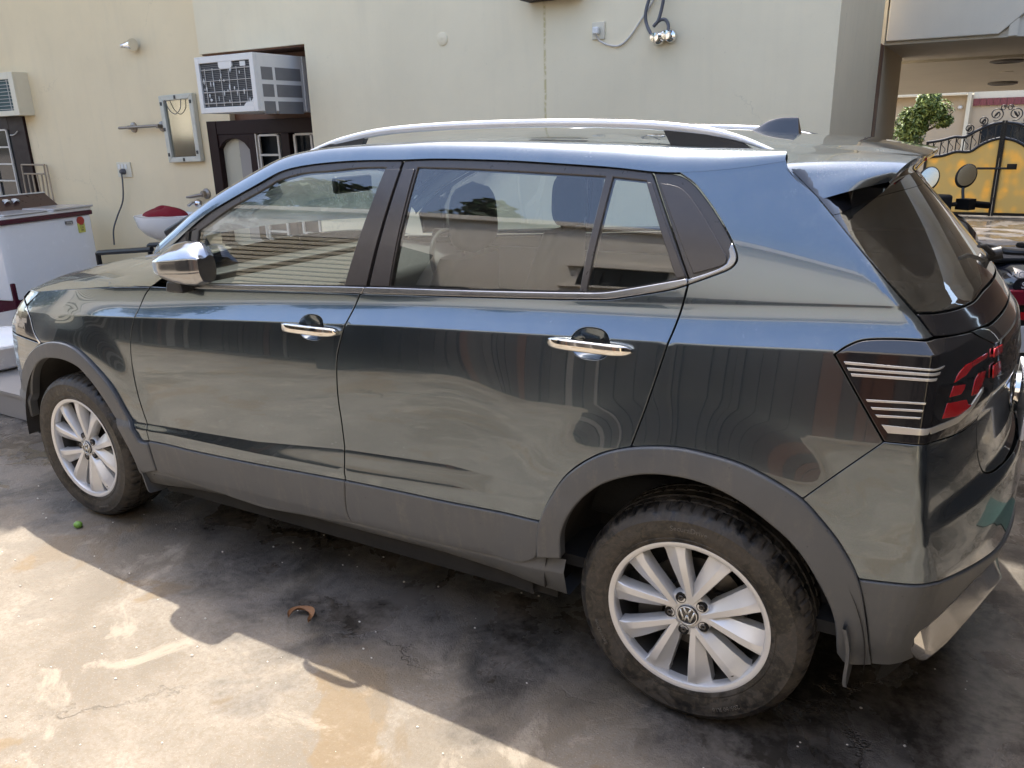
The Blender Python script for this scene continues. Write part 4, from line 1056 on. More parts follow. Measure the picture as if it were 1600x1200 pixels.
    cap = MB().mat('piano'); cap.lathe([(.0001, -.011), (.026, -.0115), (.0295, -.0135), (.030, -.018)], 40); cap.v = [(x, -y, z) for x, y, z in cap.v]
    cap.mat('silver_bar')
    ring = [(.0262*math.cos(a), .0098, .0262*math.sin(a)) for a in np.linspace(0, 2*math.pi, 41)]
    cap.tube([(x, .0104, z) for x, y, z in ring], .0016, 6, cap=False)
    def stroke(p, q, w=.0022): 
        p = np.array(p); q = np.array(q); d = (q-p)/np.linalg.norm(q-p); m = np.array([-d[1], d[0]])*w
        A = [(p+m), (q+m), (q-m), (p-m)]; cap.add([(a[0], .0094, a[1]) for a in A]+[(a[0], .0120, a[1]) for a in A], [(0, 1, 2, 3), (0, 4, 5, 1), (1, 5, 6, 2), (2, 6, 7, 3), (3, 7, 4, 0)])
    s = .0247
    stroke((-.0100, .0215), (0, .0035)); stroke((.0100, .0215), (0, .0035))
    for g in (-1, 1):
        stroke((g*-.0195, .0145), (g*-.0080, -.0180)); stroke((g*-.0080, -.0180), (0, .0005))
    capm = cap.mesh('centre_cap'); 
    bolt = MB().mat('dark'); bolt.lathe([(.0001, -.0172), (.0125, -.0172), (.0135, -.0150), (.0145, -.0150), (.0148, -.022)], 24); bolt.v = [(x, -y, z) for x, y, z in bolt.v]
    bolt.mat('steel'); m0 = len(bolt.v); bolt.lathe([(.0035, -.0170), (.0045, -.0130), (.0075, -.0130), (.0082, -.0170)], 12); bolt.v[m0:] = [(x, -y, z) for x, y, z in bolt.v[m0:]]
    boltm = bolt.mesh('wheel_bolt')
    valve = MB().mat('black_plastic').tube([(0, .012, -.0), (0, -.012, .004)], .0045, 8); valvem = valve.mesh('valve')
    txt = []
    for word, ac, size in (('SecuraDrive', 90, .020), ('205/60 R16', -62, .017), ('SecuraDrive', 205, .016)):
        me = text_mesh(word, size, .0007)
        for v in me.vertices:
            r = .266+v.co.y; a = math.radians(ac)-v.co.x/.266; v.co = Vector((r*math.cos(a), -(.0156-.0016*abs(v.co.y)/.01)-v.co.z, r*math.sin(a)))
        me.materials.clear(); me.materials.append(MT['tyre_text']); txt.append(me)
    return tyre, rimm, discm, capm, boltm, valvem, txt
WM = wheel_meshes()
def put_wheel(x, y, rot, right):
    e = bpy.data.objects.new('wheel', None); COL.objects.link(e); e.parent = CAR; e.matrix_parent_inverse = Matrix.Translation(-Vector(WL[CAR])); e.empty_display_size = .1
    e.location = (x, y, .316); e.rotation_euler = (0, 0, math.pi if right else 0)
    tyre, rimm, discm, capm, boltm, valvem, txt = WM
    spin = Matrix.Rotation(rot, 4, 'Y')
    def put(name, me, m=None):
        o = bpy.data.objects.new(name, me); COL.objects.link(o); o.parent = e; o.matrix_local = spin @ (m or Matrix.Identity(4)); return o
    t2 = tyre.copy()
    for v in t2.vertices:           # flattened where it stands
        c = spin @ v.co
        if c.z < -.3155: c.z = -.3155; v.co = spin.inverted() @ c
    t_ = put('tyre', t2); put('rim', rimm); put('centre_cap', capm); o = put('brake_disc', discm)
    for me in txt: put('tyre_lettering', me)
    for k in range(5):
        a = math.radians(90-11+36+72*k); put('wheel_bolt', boltm, Matrix.Translation((.050*math.cos(a), 0, .050*math.sin(a))))
    a = math.radians(-47); put('valve', valvem, Matrix.Translation((.192*math.cos(a), .014, .192*math.sin(a))))
# the outer face of each tyre sits just inside the arch lip
put_wheel(0, -.853, 0, False); put_wheel(-2.651, -.853, math.radians(8), False); put_wheel(0, .853, .4, True); put_wheel(-2.651, .853, .9, True)

# ------------------------------------------------------------------ setting
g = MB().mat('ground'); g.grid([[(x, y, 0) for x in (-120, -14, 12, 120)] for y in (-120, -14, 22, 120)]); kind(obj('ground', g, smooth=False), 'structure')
W, W2 = 2.5, 2.75
wall = thing('house_wall', 'long cream house wall behind the car with a dark recessed opening', 'wall', (-2.5, W, 0))
XE = -.28
mb = MB().mat('wall').box(-4.335, XE, W, W+.3, 0, 6.2).box(-5.58, -4.335, W, W+.3, 2.275, 6.2)
obj('wall_face', mb, wall, smooth=False)
mb = MB().mat('wall_bounce').box(-14, -5.86, W2, W2+.3, 0, 6.2).box(-5.86, -5.58, W2, W2+.3, 1.722, 6.2); obj('side_wall_face', mb, wall, smooth=False)
mb = MB().mat('brown').box(-5.58, -4.34, W+.31, W+.36, 1.70, 2.6).box(-4.345, -4.337, W+.03, W+.31, 1.0, 2.274).box(-5.58, -4.345, W+.03, W+.31, 2.262, 2.2745); obj('recess_lining', mb, wall, smooth=False)
ret = MB().mat('wall').box(XE-.3, XE, W+.3, 4.50, 0, 6.2).box(XE-.3, XE-.001, 4.72, 6.3, 0, 6.2); obj('return_wall_face', ret, wall, smooth=False)
obj('shadow_canopy', MB().mat('ceiling').box(-14, -4.28, .60, W2-.001, 5.2, 5.34), wall, smooth=False)  # unseen slab, added to cast the shadow edge on the left ground
obj('brown_strip', MB().mat('brown').box(XE-.29, XE+.004, 4.50, 4.72, 0, 2.14), wall, smooth=False)
# timber window wall below the window-type air conditioner
win = thing('timber_window', 'dark wooden door and grille windows under the air conditioner', 'window', (-5.2, W2, 0))
yj = W2+.02
mb = MB().mat('wood'); mb.box(-5.90, -5.775, yj-.03, yj+.06, 0, 1.722).box(-5.775, -4.30, yj-.025, yj+.06, 1.60, 1.722).box(-5.37, -5.28, yj-.022, yj+.06, 0, 1.60).box(-4.96, -4.86, yj-.022, yj+.06, 0, 1.60)
arch = [(-5.775, 1.60), (-5.775, 1.47), (-5.72, 1.525), (-5.65, 1.555), (-5.57, 1.565), (-5.49, 1.55), (-5.43, 1.52), (-5.37, 1.46), (-5.37, 1.60)]
mb.prism(arch, 'y', yj-.02, yj+.05); obj('frame', mb, win, bevel=.005)
obj('pane', MB().mat('curtain').box(-5.775, -5.56, yj+.03, yj+.04, 0, 1.6), win); obj('pane', MB().mat('tile').box(-5.56, -5.37, yj+.031, yj+.041, 0, 1.6), win)
obj('pane', MB().mat('window_dark').box(-5.28, -4.96, yj+.05, yj+.06, 0, 1.6), win); obj('pane', MB().mat('window_dark').box(-4.86, -4.3, yj+.05, yj+.06, 0, 1.6), win)
def grille(x0, x1, z0, z1, y, nx, nz, parent, t=.011):
    bars = []
    for i in range(nx): x = x0+(x1-x0)*i/(nx-1); bars.append((x-t, x+t, z0, z1))
    for k in range(nz): z = z0+(z1-z0)*k/(nz-1); bars.append((x0+t, x1-t, z-t*.8, z+t*.8))
    for b in bars: obj('grille_bar', MB().mat('grille_white').box(b[0], b[1], y-.008, y+.008, b[2], b[3]), parent, smooth=False)
grille(-5.245, -5.0, .55, 1.585, yj-.01, 2, 7, win); grille(-4.80, -4.40, .55, 1.585, yj-.01, 3, 7, win)
obj('stile', MB().mat('grille_white').box(-5.275, -5.262, yj-.03, yj, .5, 1.6), win, smooth=False)
# second window on the far left
w2 = thing('far_window', 'dark framed grille window beside the washing machine', 'window', (-9.6, W2, 0))
mb = MB().mat('wood').box(-9.18, -8.87, W2-.03, W2+.02, .3, 1.86).box(-11, -9.18, W2-.03, W2+.02, 1.72, 1.86); obj('frame', mb, w2, bevel=.006)
obj('pane', MB().mat('window_dark').box(-11, -9.18, W2-.014, W2-.004, .3, 1.72), w2, smooth=False)
grille(-10.4, -9.24, .4, 1.72, W2-.03, 4, 8, w2)
obj('cord', MB().mat('grille_white').tube(cat_rom([(-9.0, W2-.04, 1.70), (-9.06, W2-.05, 1.665), (-9.16, W2-.04, 1.66)], 5), .006, 6), w2)
# carport on the right: slab, beam, stair underside
car_p = thing('carport', 'cream carport slab with beam, stair underside and round ceiling lights', 'carport', (.6, 7, 0))
sl = lambda y: 2.14-.056*(y-6.8)
mb = MB().mat('ceiling'); mb.box(XE-.3, 3.2, 4.76, 6.8, 2.145, 2.40)
mb.add([(XE-.6, 6.8, 2.12), (3.2, 6.8, 2.12), (3.2, 10.6, sl(10.6)), (XE-.6, 10.6, sl(10.6)), (XE-.6, 6.8, 2.6), (3.2, 6.8, 2.6), (3.2, 10.6, 2.5), (XE-.6, 10.6, 2.5)], [(0, 3, 2, 1), (4, 5, 6, 7), (0, 1, 5, 4), (2, 3, 7, 6), (1, 2, 6, 5), (0, 4, 7, 3)])
obj('slab', mb, car_p, smooth=False)
mb = MB().mat('ceiling').box(XE+.001, 3.2, 4.80, 5.0, 2.401, 6.2); obj('upper_wall', mb, car_p, smooth=False)
obj('reflection_wall', MB().mat('brown').box(3.2, 3.4, 4.76, 10.6, 0, 2.6), car_p, smooth=False)  # unseen dark wall, added to darken what the tailgate reflects
mb = MB().mat('ceiling'); mb.prism([(-.27, 2.168), (.50, 2.166), (.66, 2.31), (.66, 2.9), (-.27, 2.9)], 'y', 4.715, 4.79); 
obj('stair_underside', mb, car_p, bevel=.01)
mb = MB().mat('ceiling').box(.56, .62, 4.72, 4.79, 2.15, 2.27); obj('stair_post', mb, car_p, smooth=False)
for y, r in ((7.05, .155), (9.35, .16)):
    mb = MB().mat('ac_vent').lathe([(r, 0), (r, -.022), (r*.72, -.034), (r*.66, -.01), (.001, -.008)], 40, (.60, y, sl(y)-.006), ax='z'); obj('ceiling_light', mb, car_p)
mb = MB().mat('ceiling').lathe([(.07, 0), (.07, -.012), (.001, -.014)], 30, (.605, 8.1, sl(8.1)-.005), ax='z'); obj('fan_plate', mb, car_p)
# bulb holder on the return wall
b = thing('bulb_holder', 'white bulb in a white holder on the return wall above the brown strip', 'light bulb', (XE, 5.0, 2.27))
mb = MB().mat('plastic_white').lathe([(.001, 0), (.062, 0), (.058, .03), (.045, .06), (.042, .11), (.001, .11)], 24, (XE, 4.88, 2.265), ax='x'); obj('holder', mb, b)
mb = MB().mat('curtain').lathe([(.028, .11), (.035, .14), (.055, .175), (.06, .205), (.05, .235), (.028, .252), (.001, .256)], 24, (XE, 4.88, 2.265), ax='x'); obj('bulb', mb, b)

# ------------------------------------------------------------------ things on the back wall
ac = thing('window_air_conditioner', 'white window air conditioner sticking out above the wooden windows', 'air conditioner', (-4.8, 2.1, 1.77))
y0 = 2.08
mb = MB().mat('ac_white'); x0, x1, z0, z1 = -5.155, -4.487, 1.765, 2.197
mb.box(x0, x1, y0+.035, 2.90, z0, z1)
for a in ((x0, x0+.045, z0, z1), (x1-.045, x1, z0, z1), (x0+.045, x1-.045, z0, z0+.045), (x0+.045, x1-.045, z1-.05, z1)): mb.box(a[0], a[1], y0, y0+.035, a[2], a[3])
mb.prism([(x0+.27, z1-.049), (x0+.27, z1-.085), (x0+.285, z1-.10), (x0+.41, z1-.10), (x0+.425, z1-.085), (x0+.425, z1-.049)], 'y', y0+.001, y0+.02)
mb.prism([(x1-.046, z0+.044), (x1-.16, z0+.044), (x1-.13, z0+.07), (x1-.075, z0+.075), (x1-.046, z0+.10)], 'y', y0+.001, y0+.02)
case = obj('casing', mb, ac, bevel=.004)
mb = MB().mat('ac_fin').box(x0+.045, x1-.045, y0+.018, y0+.034, z0+.045, z1-.05); fins = obj('condenser', mb, ac, smooth=False)
mb = MB().mat('ac_vent')
for k in range(26):
    z = z0+.055+k*.0135; mb.box(x0+.046, x1-.046, y0+.014, y0+.018, z, z+.004)
kind(obj('condenser_fins', mb, ac, smooth=False), 'stuff')
for k in range(6): x = x0+.10+k*.092; obj('guard_wire', MB().mat('grille_white').tube([(x, y0+.006, z0+.05), (x, y0+.006, z1-.09)], .0028, 6), ac)
for k in range(4): z = z0+.075+k*.085; obj('guard_wire', MB().mat('grille_white').tube([(x0+.05, y0+.003, z), (x1-.05, y0+.003, z)], .0028, 6), ac)
spl = MB().mat('plastic_white')
for _ in range(24):
    x = random.uniform(x0+.06, x1-.07); z = random.uniform(z0+.07, z1-.10); h = random.uniform(.008, .028)
    spl.ellipsoid((x, y0+.004, z), (random.uniform(.003, .007), .004, h), 8, 6)
kind(obj('droppings', spl, ac), 'stuff')
obj('rating_plate', MB().mat('plastic_white').box(x1-.16, x1-.10, y0+.010, y0+.0135, z1-.09, z1-.055), ac, smooth=False)
for r in range(3):
    za = z1-.10-.128*r
    obj('side_vent', MB().mat('ac_vent').box(x1-.006, x1+.0012, y0+.07, y0+.19, za-.095, za), ac, smooth=False)
    obj('side_vent', MB().mat('ac_vent').box(x1-.006, x1+.0012, y0+.22, y0+.50, za-.095, za), ac, smooth=False)
    for k in range(9): pass
mb = MB().mat('ac_white').box(x1-.004, x1+.006, y0+.53, y0+.57, z0, z1); obj('flange', mb, ac, smooth=False)
a2 = thing('far_air_conditioner', 'cream air conditioner with teal grille at the left edge', 'air conditioner', (-9.1, 2.6, 1.86))
x0, x1, z0, z1, y0 = -9.36, -8.66, 1.86, 2.305, 2.58
mb = MB().mat('plastic_cream').box(x0, x1, y0+.03, 2.76, z0, z1)
for a in ((x0, x0+.06, z0, z1), (x1-.09, x1, z0, z1), (x0+.06, x1-.09, z0, z0+.055), (x0+.06, x1-.09, z1-.07, z1)): mb.box(a[0], a[1], y0, y0+.03, a[2], a[3])
obj('casing', mb, a2, bevel=.004)
obj('condenser', MB().mat('ac_teal').box(x0+.06, x1-.09, y0+.02, y0+.029, z0+.055, z1-.07), a2, smooth=False)
for k in range(9): z = z0+.07+k*.036; obj('guard_wire', MB().mat('grille_white').tube([(x0+.06, y0+.008, z), (x1-.09, y0+.008, z)], .0028, 6), a2)
for x in (-9.30, -9.07, -8.80): obj('guard_wire', MB().mat('grille_white').tube([(x, y0+.006, z0+.055), (x, y0+.006, z1-.07)], .004, 6), a2)
tag(obj('cable_loop', MB().mat('grille_white').tube(cat_rom([(-9.62, 2.72, 2.9), (-9.40, 2.70, 2.75), (-9.24, 2.70, 2.55), (-9.26, 2.70, 2.42), (-9.45, 2.70, 2.36)], 8), .014, 8)), 'pale cable looping above the cream air conditioner', 'cable')
sh = thing('shower_head', 'chrome shower head high on the cream wall', 'shower', (-6.7, W2, 2.44))
mb = MB().mat('chrome').lathe([(.001, 0), (.02, 0), (.02, .05), (.032, .06), (.034, .10), (.055, .16), (.055, .175), (.001, .175)], 24, (-6.86, W2-.08, 2.445), ax='x'); obj('rose', mb, sh)
obj('arm', MB().mat('chrome').tube([(-6.85, W2, 2.445), (-6.85, W2-.08, 2.445)], .016, 10), sh)
tb = thing('towel_bar', 'metal towel bar between the plug socket and the wall mirror', 'towel bar', (-6.8, W2, 1.69))
obj('bar', MB().mat('grey_metal').tube([(-7.14, W2-.06, 1.692), (-6.52, W2-.06, 1.702)], .014, 10), tb)
for x in (-6.98, -6.54): obj('rosette', MB().mat('grey_metal').lathe([(.05, 0), (.048, -.014), (.022, -.02), (.018, -.07), (.001, -.07)], 24, (x, W2, 1.694), ax='y'), tb)
mr = thing('wall_mirror', 'tilted rectangular mirror in a worn green-grey frame', 'mirror', (-6.23, W2, 1.35))
tl, tr, br, bl = (-6.477, 1.973), (-5.995, 1.982), (-5.992, 1.360), (-6.462, 1.350)
mxf = Matrix.Identity(4)
mb = MB().mat('mirror_frame')
def lerp2(a, b, t): return (a[0]+(b[0]-a[0])*t, a[1]+(b[1]-a[1])*t)
cx_, cz_ = -6.23, 1.665
inn = [(cx_+(p[0]-cx_)*.76, cz_+(p[1]-cz_)*.84) for p in (tl, tr, br, bl)]; outl = [tl, tr, br, bl]
for i in range(4):
    j = (i+1) % 4; mb.prism([outl[i], outl[j], inn[j], inn[i]], 'y', W2-.055, W2-.002)
obj('frame', mb, mr, bevel=.008)
obj('glass', MB().mat('mirror').prism(inn, 'y', W2-.03, W2-.024), mr, smooth=False)
for p in ((.06, .12), (.06, .88), (.5, .04), (.94, .12), (.94, .86), (.5, .96), (.05, .5)):
    t1 = lerp2(lerp2(tl, tr, p[0]), lerp2(bl, br, p[0]), p[1]); obj('clip', MB().mat('black_plastic').box(t1[0]-.012, t1[0]+.012, W2-.060, W2-.055, t1[1]-.016, t1[1]+.016), mr, smooth=False)
obj('wire', MB().mat('cable').tube(cat_rom([(-6.38, W2-.058, 1.93), (-6.33, W2-.06, 1.84), (-6.25, W2-.06, 1.80), (-6.17, W2-.06, 1.85), (-6.15, W2-.058, 1.93)], 6), .004, 6), mr)
sk = thing('plug_socket', 'cream switch plate with a grey plug and lead', 'socket', (-7.24, W2, 1.28))
obj('plate', MB().mat('plastic_cream').box(-7.354, -7.13, W2-.014, W2, 1.205, 1.355), sk, bevel=.004)
for x in (-7.31, -7.255, -7.20): obj('switch', MB().mat('plastic_white').box(x-.018, x+.018, W2-.02, W2-.013, 1.29, 1.335), sk, bevel=.002)
obj('plug', MB().mat('cable').lathe([(.03, 0), (.03, -.03), (.018, -.05), (.001, -.052)], 16, (-7.24, W2-.012, 1.262), ax='y'), sk)
obj('lead', MB().mat('cable').tube(cat_rom([(-7.24, W2-.05, 1.25), (-7.25, W2-.05, 1.13), (-7.30, W2-.05, .96), (-7.42, W2-.06, .80), (-7.48, W2-.09, .66), (-7.5, W2-.1, .5)], 8), .008, 6), sk)
hl = thing('wall_tap', 'metal lever tap on the cream wall beside the wooden door', 'tap', (-6.02, W2, 1.05))
obj('rosette', MB().mat('grey_metal').lathe([(.05, 0), (.05, -.015), (.03, -.03), (.03, -.06), (.001, -.062)], 24, (-6.03, W2, 1.055), ax='y'), hl)
obj('lever', MB().mat('grey_metal').tube([(-6.03, W2-.05, 1.05), (-6.20, W2-.07, 1.025), (-6.25, W2-.07, 1.022)], [.018, .015, .010], 10), hl)
bs = thing('wash_basin', 'white wash basin on the wall holding a red cloth', 'wash basin', (-6.5, W2-.25, .62))
mb = MB().mat('white'); P = []
for r, z in ((.02, .62), (.16, .635), (.27, .69), (.345, .77), (.37, .86), (.372, .875), (.35, .876), (.33, .86), (.25, .79), (.12, .76), (.01, .755)):
    P.append([(-6.22+r*1.05*math.cos(a), W2-.30+r*.82*math.sin(a), z) for a in np.linspace(0, 2*math.pi, 41)])
mb.grid(P); obj('bowl', mb, bs, ang=70)
obj('spout', MB().mat('chrome').tube(cat_rom([(-6.10, W2-.05, .87), (-6.10, W2-.06, .95), (-6.11, W2-.12, .975), (-6.12, W2-.17, .95)], 5), .016, 10), bs)
obj('tap_knob', MB().mat('chrome').ellipsoid((-6.09, W2-.07, .965), (.045, .04, .04)), bs)
rc = MB().mat('red_cloth'); P = []
for i in range(13):
    t = i/12; row = []
    for a in np.linspace(0, 2*math.pi, 25): 
        r = math.sin(math.pi*(.5+t*.5))*(.23+.03*math.sin(3*a+1)+.02*math.sin(7*a)); row.append((-6.28+r*1.0*math.cos(a), W2-.32+r*.7*math.sin(a), .872+.075*math.sin(math.pi*.5*t)*(1+.25*math.sin(2*a+2))))
    P.append(row)
tag(obj('red_cloth', rc.grid(P), ang=60), 'crumpled dark red cloth lying on the wash basin', 'cloth')
# right half: round cover, power socket, water taps and hoses, beam end
tag(obj('round_cover', MB().mat('wall').lathe([(.046, 0), (.046, -.005), (.043, -.007), (.003, -.007), (.003, -.003), (.001, -.003)], 36, (-2.99, W, 2.214), ax='y')), 'round cream cover plate on the wall above the roof rail', 'cover plate')
ps = thing('power_socket', 'cream wall socket with white plug and trailing wire', 'socket', (-1.755, W, 2.176))
obj('plate', MB().mat('plastic_cream').box(-1.802, -1.712, W-.012, W, 2.122, 2.226), ps, bevel=.003)
obj('plug', MB().mat('plastic_white').box(-1.785, -1.742, W-.05, W-.012, 2.150, 2.196), ps, bevel=.010)
obj('wire', MB().mat('grille_white').tube(cat_rom([(-1.760, W-.04, 2.15), (-1.745, W-.02, 2.115), (-1.69, W-.012, 2.085), (-1.61, W-.010, 2.075), (-1.54, W-.010, 2.12), (-1.46, W-.010, 2.22), (-1.40, W-.010, 2.30), (-1.33, W-.010, 2.42)], 8), .006, 6), ps)
for i, (x, z) in enumerate(((-1.342, 2.098), (-1.268, 2.106))):
    tp = thing('water_tap', ('left' if i == 0 else 'right')+' of the two chrome taps with black hoses on the wall', 'tap', (x, W, z), 'chrome taps high on the wall')
    obj('escutcheon', MB().mat('chrome').lathe([(.042, 0), (.042, -.008), (.034, -.022), (.018, -.028), (.018, -.07), (.026, -.072), (.026, -.10), (.001, -.102)], 28, (x, W, z), ax='y'), tp)
    obj('spout', MB().mat('chrome').ellipsoid((x+(.03 if i == 0 else -.02), W-.06, z+.012), (.03, .03, .02)), tp)
tag(obj('black_hose', MB().mat('cable').tube(cat_rom([(-1.345, W-.09, 2.105), (-1.375, W-.08, 2.13), (-1.41, W-.06, 2.19), (-1.415, W-.06, 2.25), (-1.395, W-.05, 2.34), (-1.37, W-.05, 2.48)], 8), .0105, 8)), 'black hose rising from the left chrome tap', 'hose')
tag(obj('bent_hose', MB().mat('cable').tube(cat_rom([(-1.262, W-.07, 2.13), (-1.266, W-.06, 2.165), (-1.285, W-.06, 2.195), (-1.315, W-.06, 2.198), (-1.345, W-.06, 2.18), (-1.36, W-.06, 2.165), (-1.33, W-.065, 2.195), (-1.312, W-.06, 2.26), (-1.30, W-.06, 2.34), (-1.30, W-.05, 2.5)], 8), .0105, 8)), 'black hose bent over the right chrome tap', 'hose')
tag(obj('beam_end', MB().mat('wood').box(-2.27, -1.86, W-.14, W, 2.385, 2.60), bevel=.006), 'dark wooden shade edge at the top of the wall', 'window shade')

# ------------------------------------------------------------------ left yard: washing machine, plinth, rack, chair
pl = thing('tiled_plinth', 'grey tiled step at the left edge beyond the front bumper', 'step', (-5, .6, 0))
obj('top_slab', MB().mat('tile').box(-6.75, -4.02, -.30, 2.74, .145, .165), pl, smooth=False)
obj('core', MB().mat('tile').box(-6.74, -4.04, -.28, 2.74, 0, .145), pl, smooth=False)
for k in range(4): x1 = -4.03-.6*k; obj('tile', MB().mat('tile').box(x1-.594, x1, -.292, -.281, .004, .143), pl, smooth=False)
for k in range(5): y = -.28+.6*k; obj('tile', MB().mat('tile').box(-4.039, -4.028, y, y+.594, .004, .143), pl, smooth=False)
A_ = math.atan2(.98, -.185)-math.pi/2        # machine turned so that its front runs away from the camera
xf = Matrix.Translation((-7.5, 2.45, -.005)) @ Matrix.Rotation(A_, 4, 'Z')
wm = thing('washing_machine', 'white and maroon twin-tub washing machine with white knobs', 'washing machine', (-7.8, 2.0, 0))
def M_(): return MB(xf)
# local: y along the front (0 = right corner, -1 = left), x = outwards
H = .915
mb = M_().mat('white').prism([(0, -.02), (0, -.15), (-.012, -.17), (-.012, -.98), (-.055, -1.05), (-.55, -1.05), (-.55, 0), (-.02, 0)], 'z', .135, H-.065); obj('cabinet', mb, wm, bevel=.012)
mb = M_().mat('maroon').box(-.55, -.025, -1.04, -.01, 0.0, .304); obj('base', mb, wm, bevel=.01)
mb = M_().mat('maroon').box(-.55, .012, -1.05, .012, H-.065, H-.02); obj('rim', mb, wm, bevel=.008)
mb = M_().mat('white').box(-.55, .006, -1.05, .008, H-.02, H+.012); obj('deck', mb, wm, bevel=.008)
mb = M_().mat('clear_lid').box(-.40, .03, -.46, .02, H+.012, H+.034).box(-.40, .02, -1.0, -.52, H+.012, H+.028); obj('lid', mb, wm, bevel=.008)
P = [(-.40, H+.012), (-.62, H+.012), (-.62, H+.155), (-.590, H+.155)]
mb = M_().mat('panel_brown').prism([(a, b) for a, b in P], 'y', -1.05, .0); obj('control_panel', mb, wm, bevel=.006)
mb = M_().mat('plastic_white').box(-.625, -.58, -1.052, .002, H+.153, H+.163); obj('panel_trim', mb, wm, smooth=False)
for y in (-.42, -.52, -.78, -.92):
    k_ = MB(xf @ Matrix.Translation((-.495, y, H+.088)) @ Matrix.Rotation(math.radians(-45), 4, 'Y')).mat('plastic_white')
    k_.lathe([(.034, .0), (.034, .012), (.026, .016), (.024, .036), (.001, .038)], 20, (0, 0, 0), ax='z').box(-.008, .008, -.026, .026, .03, .05); obj('knob', k_, wm, ang=50)
obj('badge', M_().mat('ac_vent').box(-.011, .003, -.33, -.245, H-.135, H-.105), wm, smooth=False)
obj('energy_label', M_().mat('label_yellow').box(-.011, .003, -.185, -.105, H-.235, H-.14), wm, smooth=False)
lb_ = M_().mat('label_red'); m0 = len(lb_.v); lb_.lathe([(.001, .004), (.042, .004), (.042, -.008)], 24, (0, -.145, H-.115), ax='x'); obj('energy_star_disc', lb_, wm, smooth=False)
for z_, s_ in ((H-.162, '*****'), (H-.185, '5.20'), (H-.210, '380')):
    p0 = xf @ Vector((.0036, -.145, z_)); rr_ = (xf.to_3x3() @ Vector((0, 1, 0))); text_obj('label_print', s_, .024, 'black_plastic', p0, rr_, (0, 0, 1), wm, ext=.0003)
p0 = xf @ Vector((.0036, -.287, H-.12)); text_obj('badge_print', '7.0 kg', .026, 'plastic_white', p0, xf.to_3x3() @ Vector((0, 1, 0)), (0, 0, 1), wm, ext=.0003)
tubv = thing('white_tub', 'white plastic tub on the floor by the step', 'tub', (-4.95, .05, .165))
P = []
for r, z in ((.20, .17), (.26, .20), (.30, .33), (.325, .335), (.325, .35), (.29, .35), (.26, .22), (.01, .19)): P.append([(-5.02+r*1.15*math.cos(a), .00+r*math.sin(a), z) for a in np.linspace(0, 2*math.pi, 37)])
obj('bowl', MB().mat('white').grid(P), tubv, ang=70)
rk = thing('drying_rack', 'folded beige metal rack leaning on the wall behind the washing machine', 'rack', (-8.8, 2.65, .3))
yy = W2-.05
for a, b_ in (((-9.04, 1.336), (-8.55, 1.335)), ((-9.04, 1.336), (-9.05, .5)), ((-8.60, 1.335), (-8.61, .5)), ((-8.55, 1.335), (-8.50, .5)), ((-9.03, 1.235), (-8.60, 1.235)), ((-8.95, 1.235), (-8.93, .5)), ((-8.86, 1.235), (-8.84, .5)), ((-8.77, 1.235), (-8.72, .5)), ((-8.68, 1.235), (-8.70, .5))):
    obj('rod', MB().mat('rack').tube([(a[0], yy, a[1]), (b_[0], yy-.02, b_[1])], .009, 6), rk)
ch = thing('plastic_chair', 'black chair with tubular arms half hidden behind the bonnet', 'chair', (-5.3, 1.75, 0))
obj('backrest', MB(Matrix.Translation((-5.0, 1.68, .72)) @ Matrix.Rotation(math.radians(-22), 4, 'Y') @ Matrix.Rotation(math.radians(10), 4, 'X')).mat('black_plastic').box(-.20, .20, -.02, .02, -.30, .23), ch, bevel=.02)
obj('backrest_inset', MB(Matrix.Translation((-5.0, 1.655, .72)) @ Matrix.Rotation(math.radians(-22), 4, 'Y') @ Matrix.Rotation(math.radians(10), 4, 'X')).mat('black_plastic').box(-.13, .13, -.004, .004, -.2, .13), ch, bevel=.003)
obj('seat', MB().mat('black_plastic').box(-5.75, -5.2, 1.45, 1.95, .40, .44), ch, bevel=.015)
for y in (1.45, 1.95): obj('arm', MB().mat('black_metal').tube(cat_rom([(-5.93, y, 0), (-5.93, y, .60), (-5.92, y, .655), (-5.86, y, .668), (-5.40, y, .71), (-5.2, y, .73)], 5), .022, 8), ch)
for y in (1.47, 1.93): obj('leg', MB().mat('black_metal').tube([(-5.25, y, 0), (-5.22, y, .42)], .018, 8), ch)

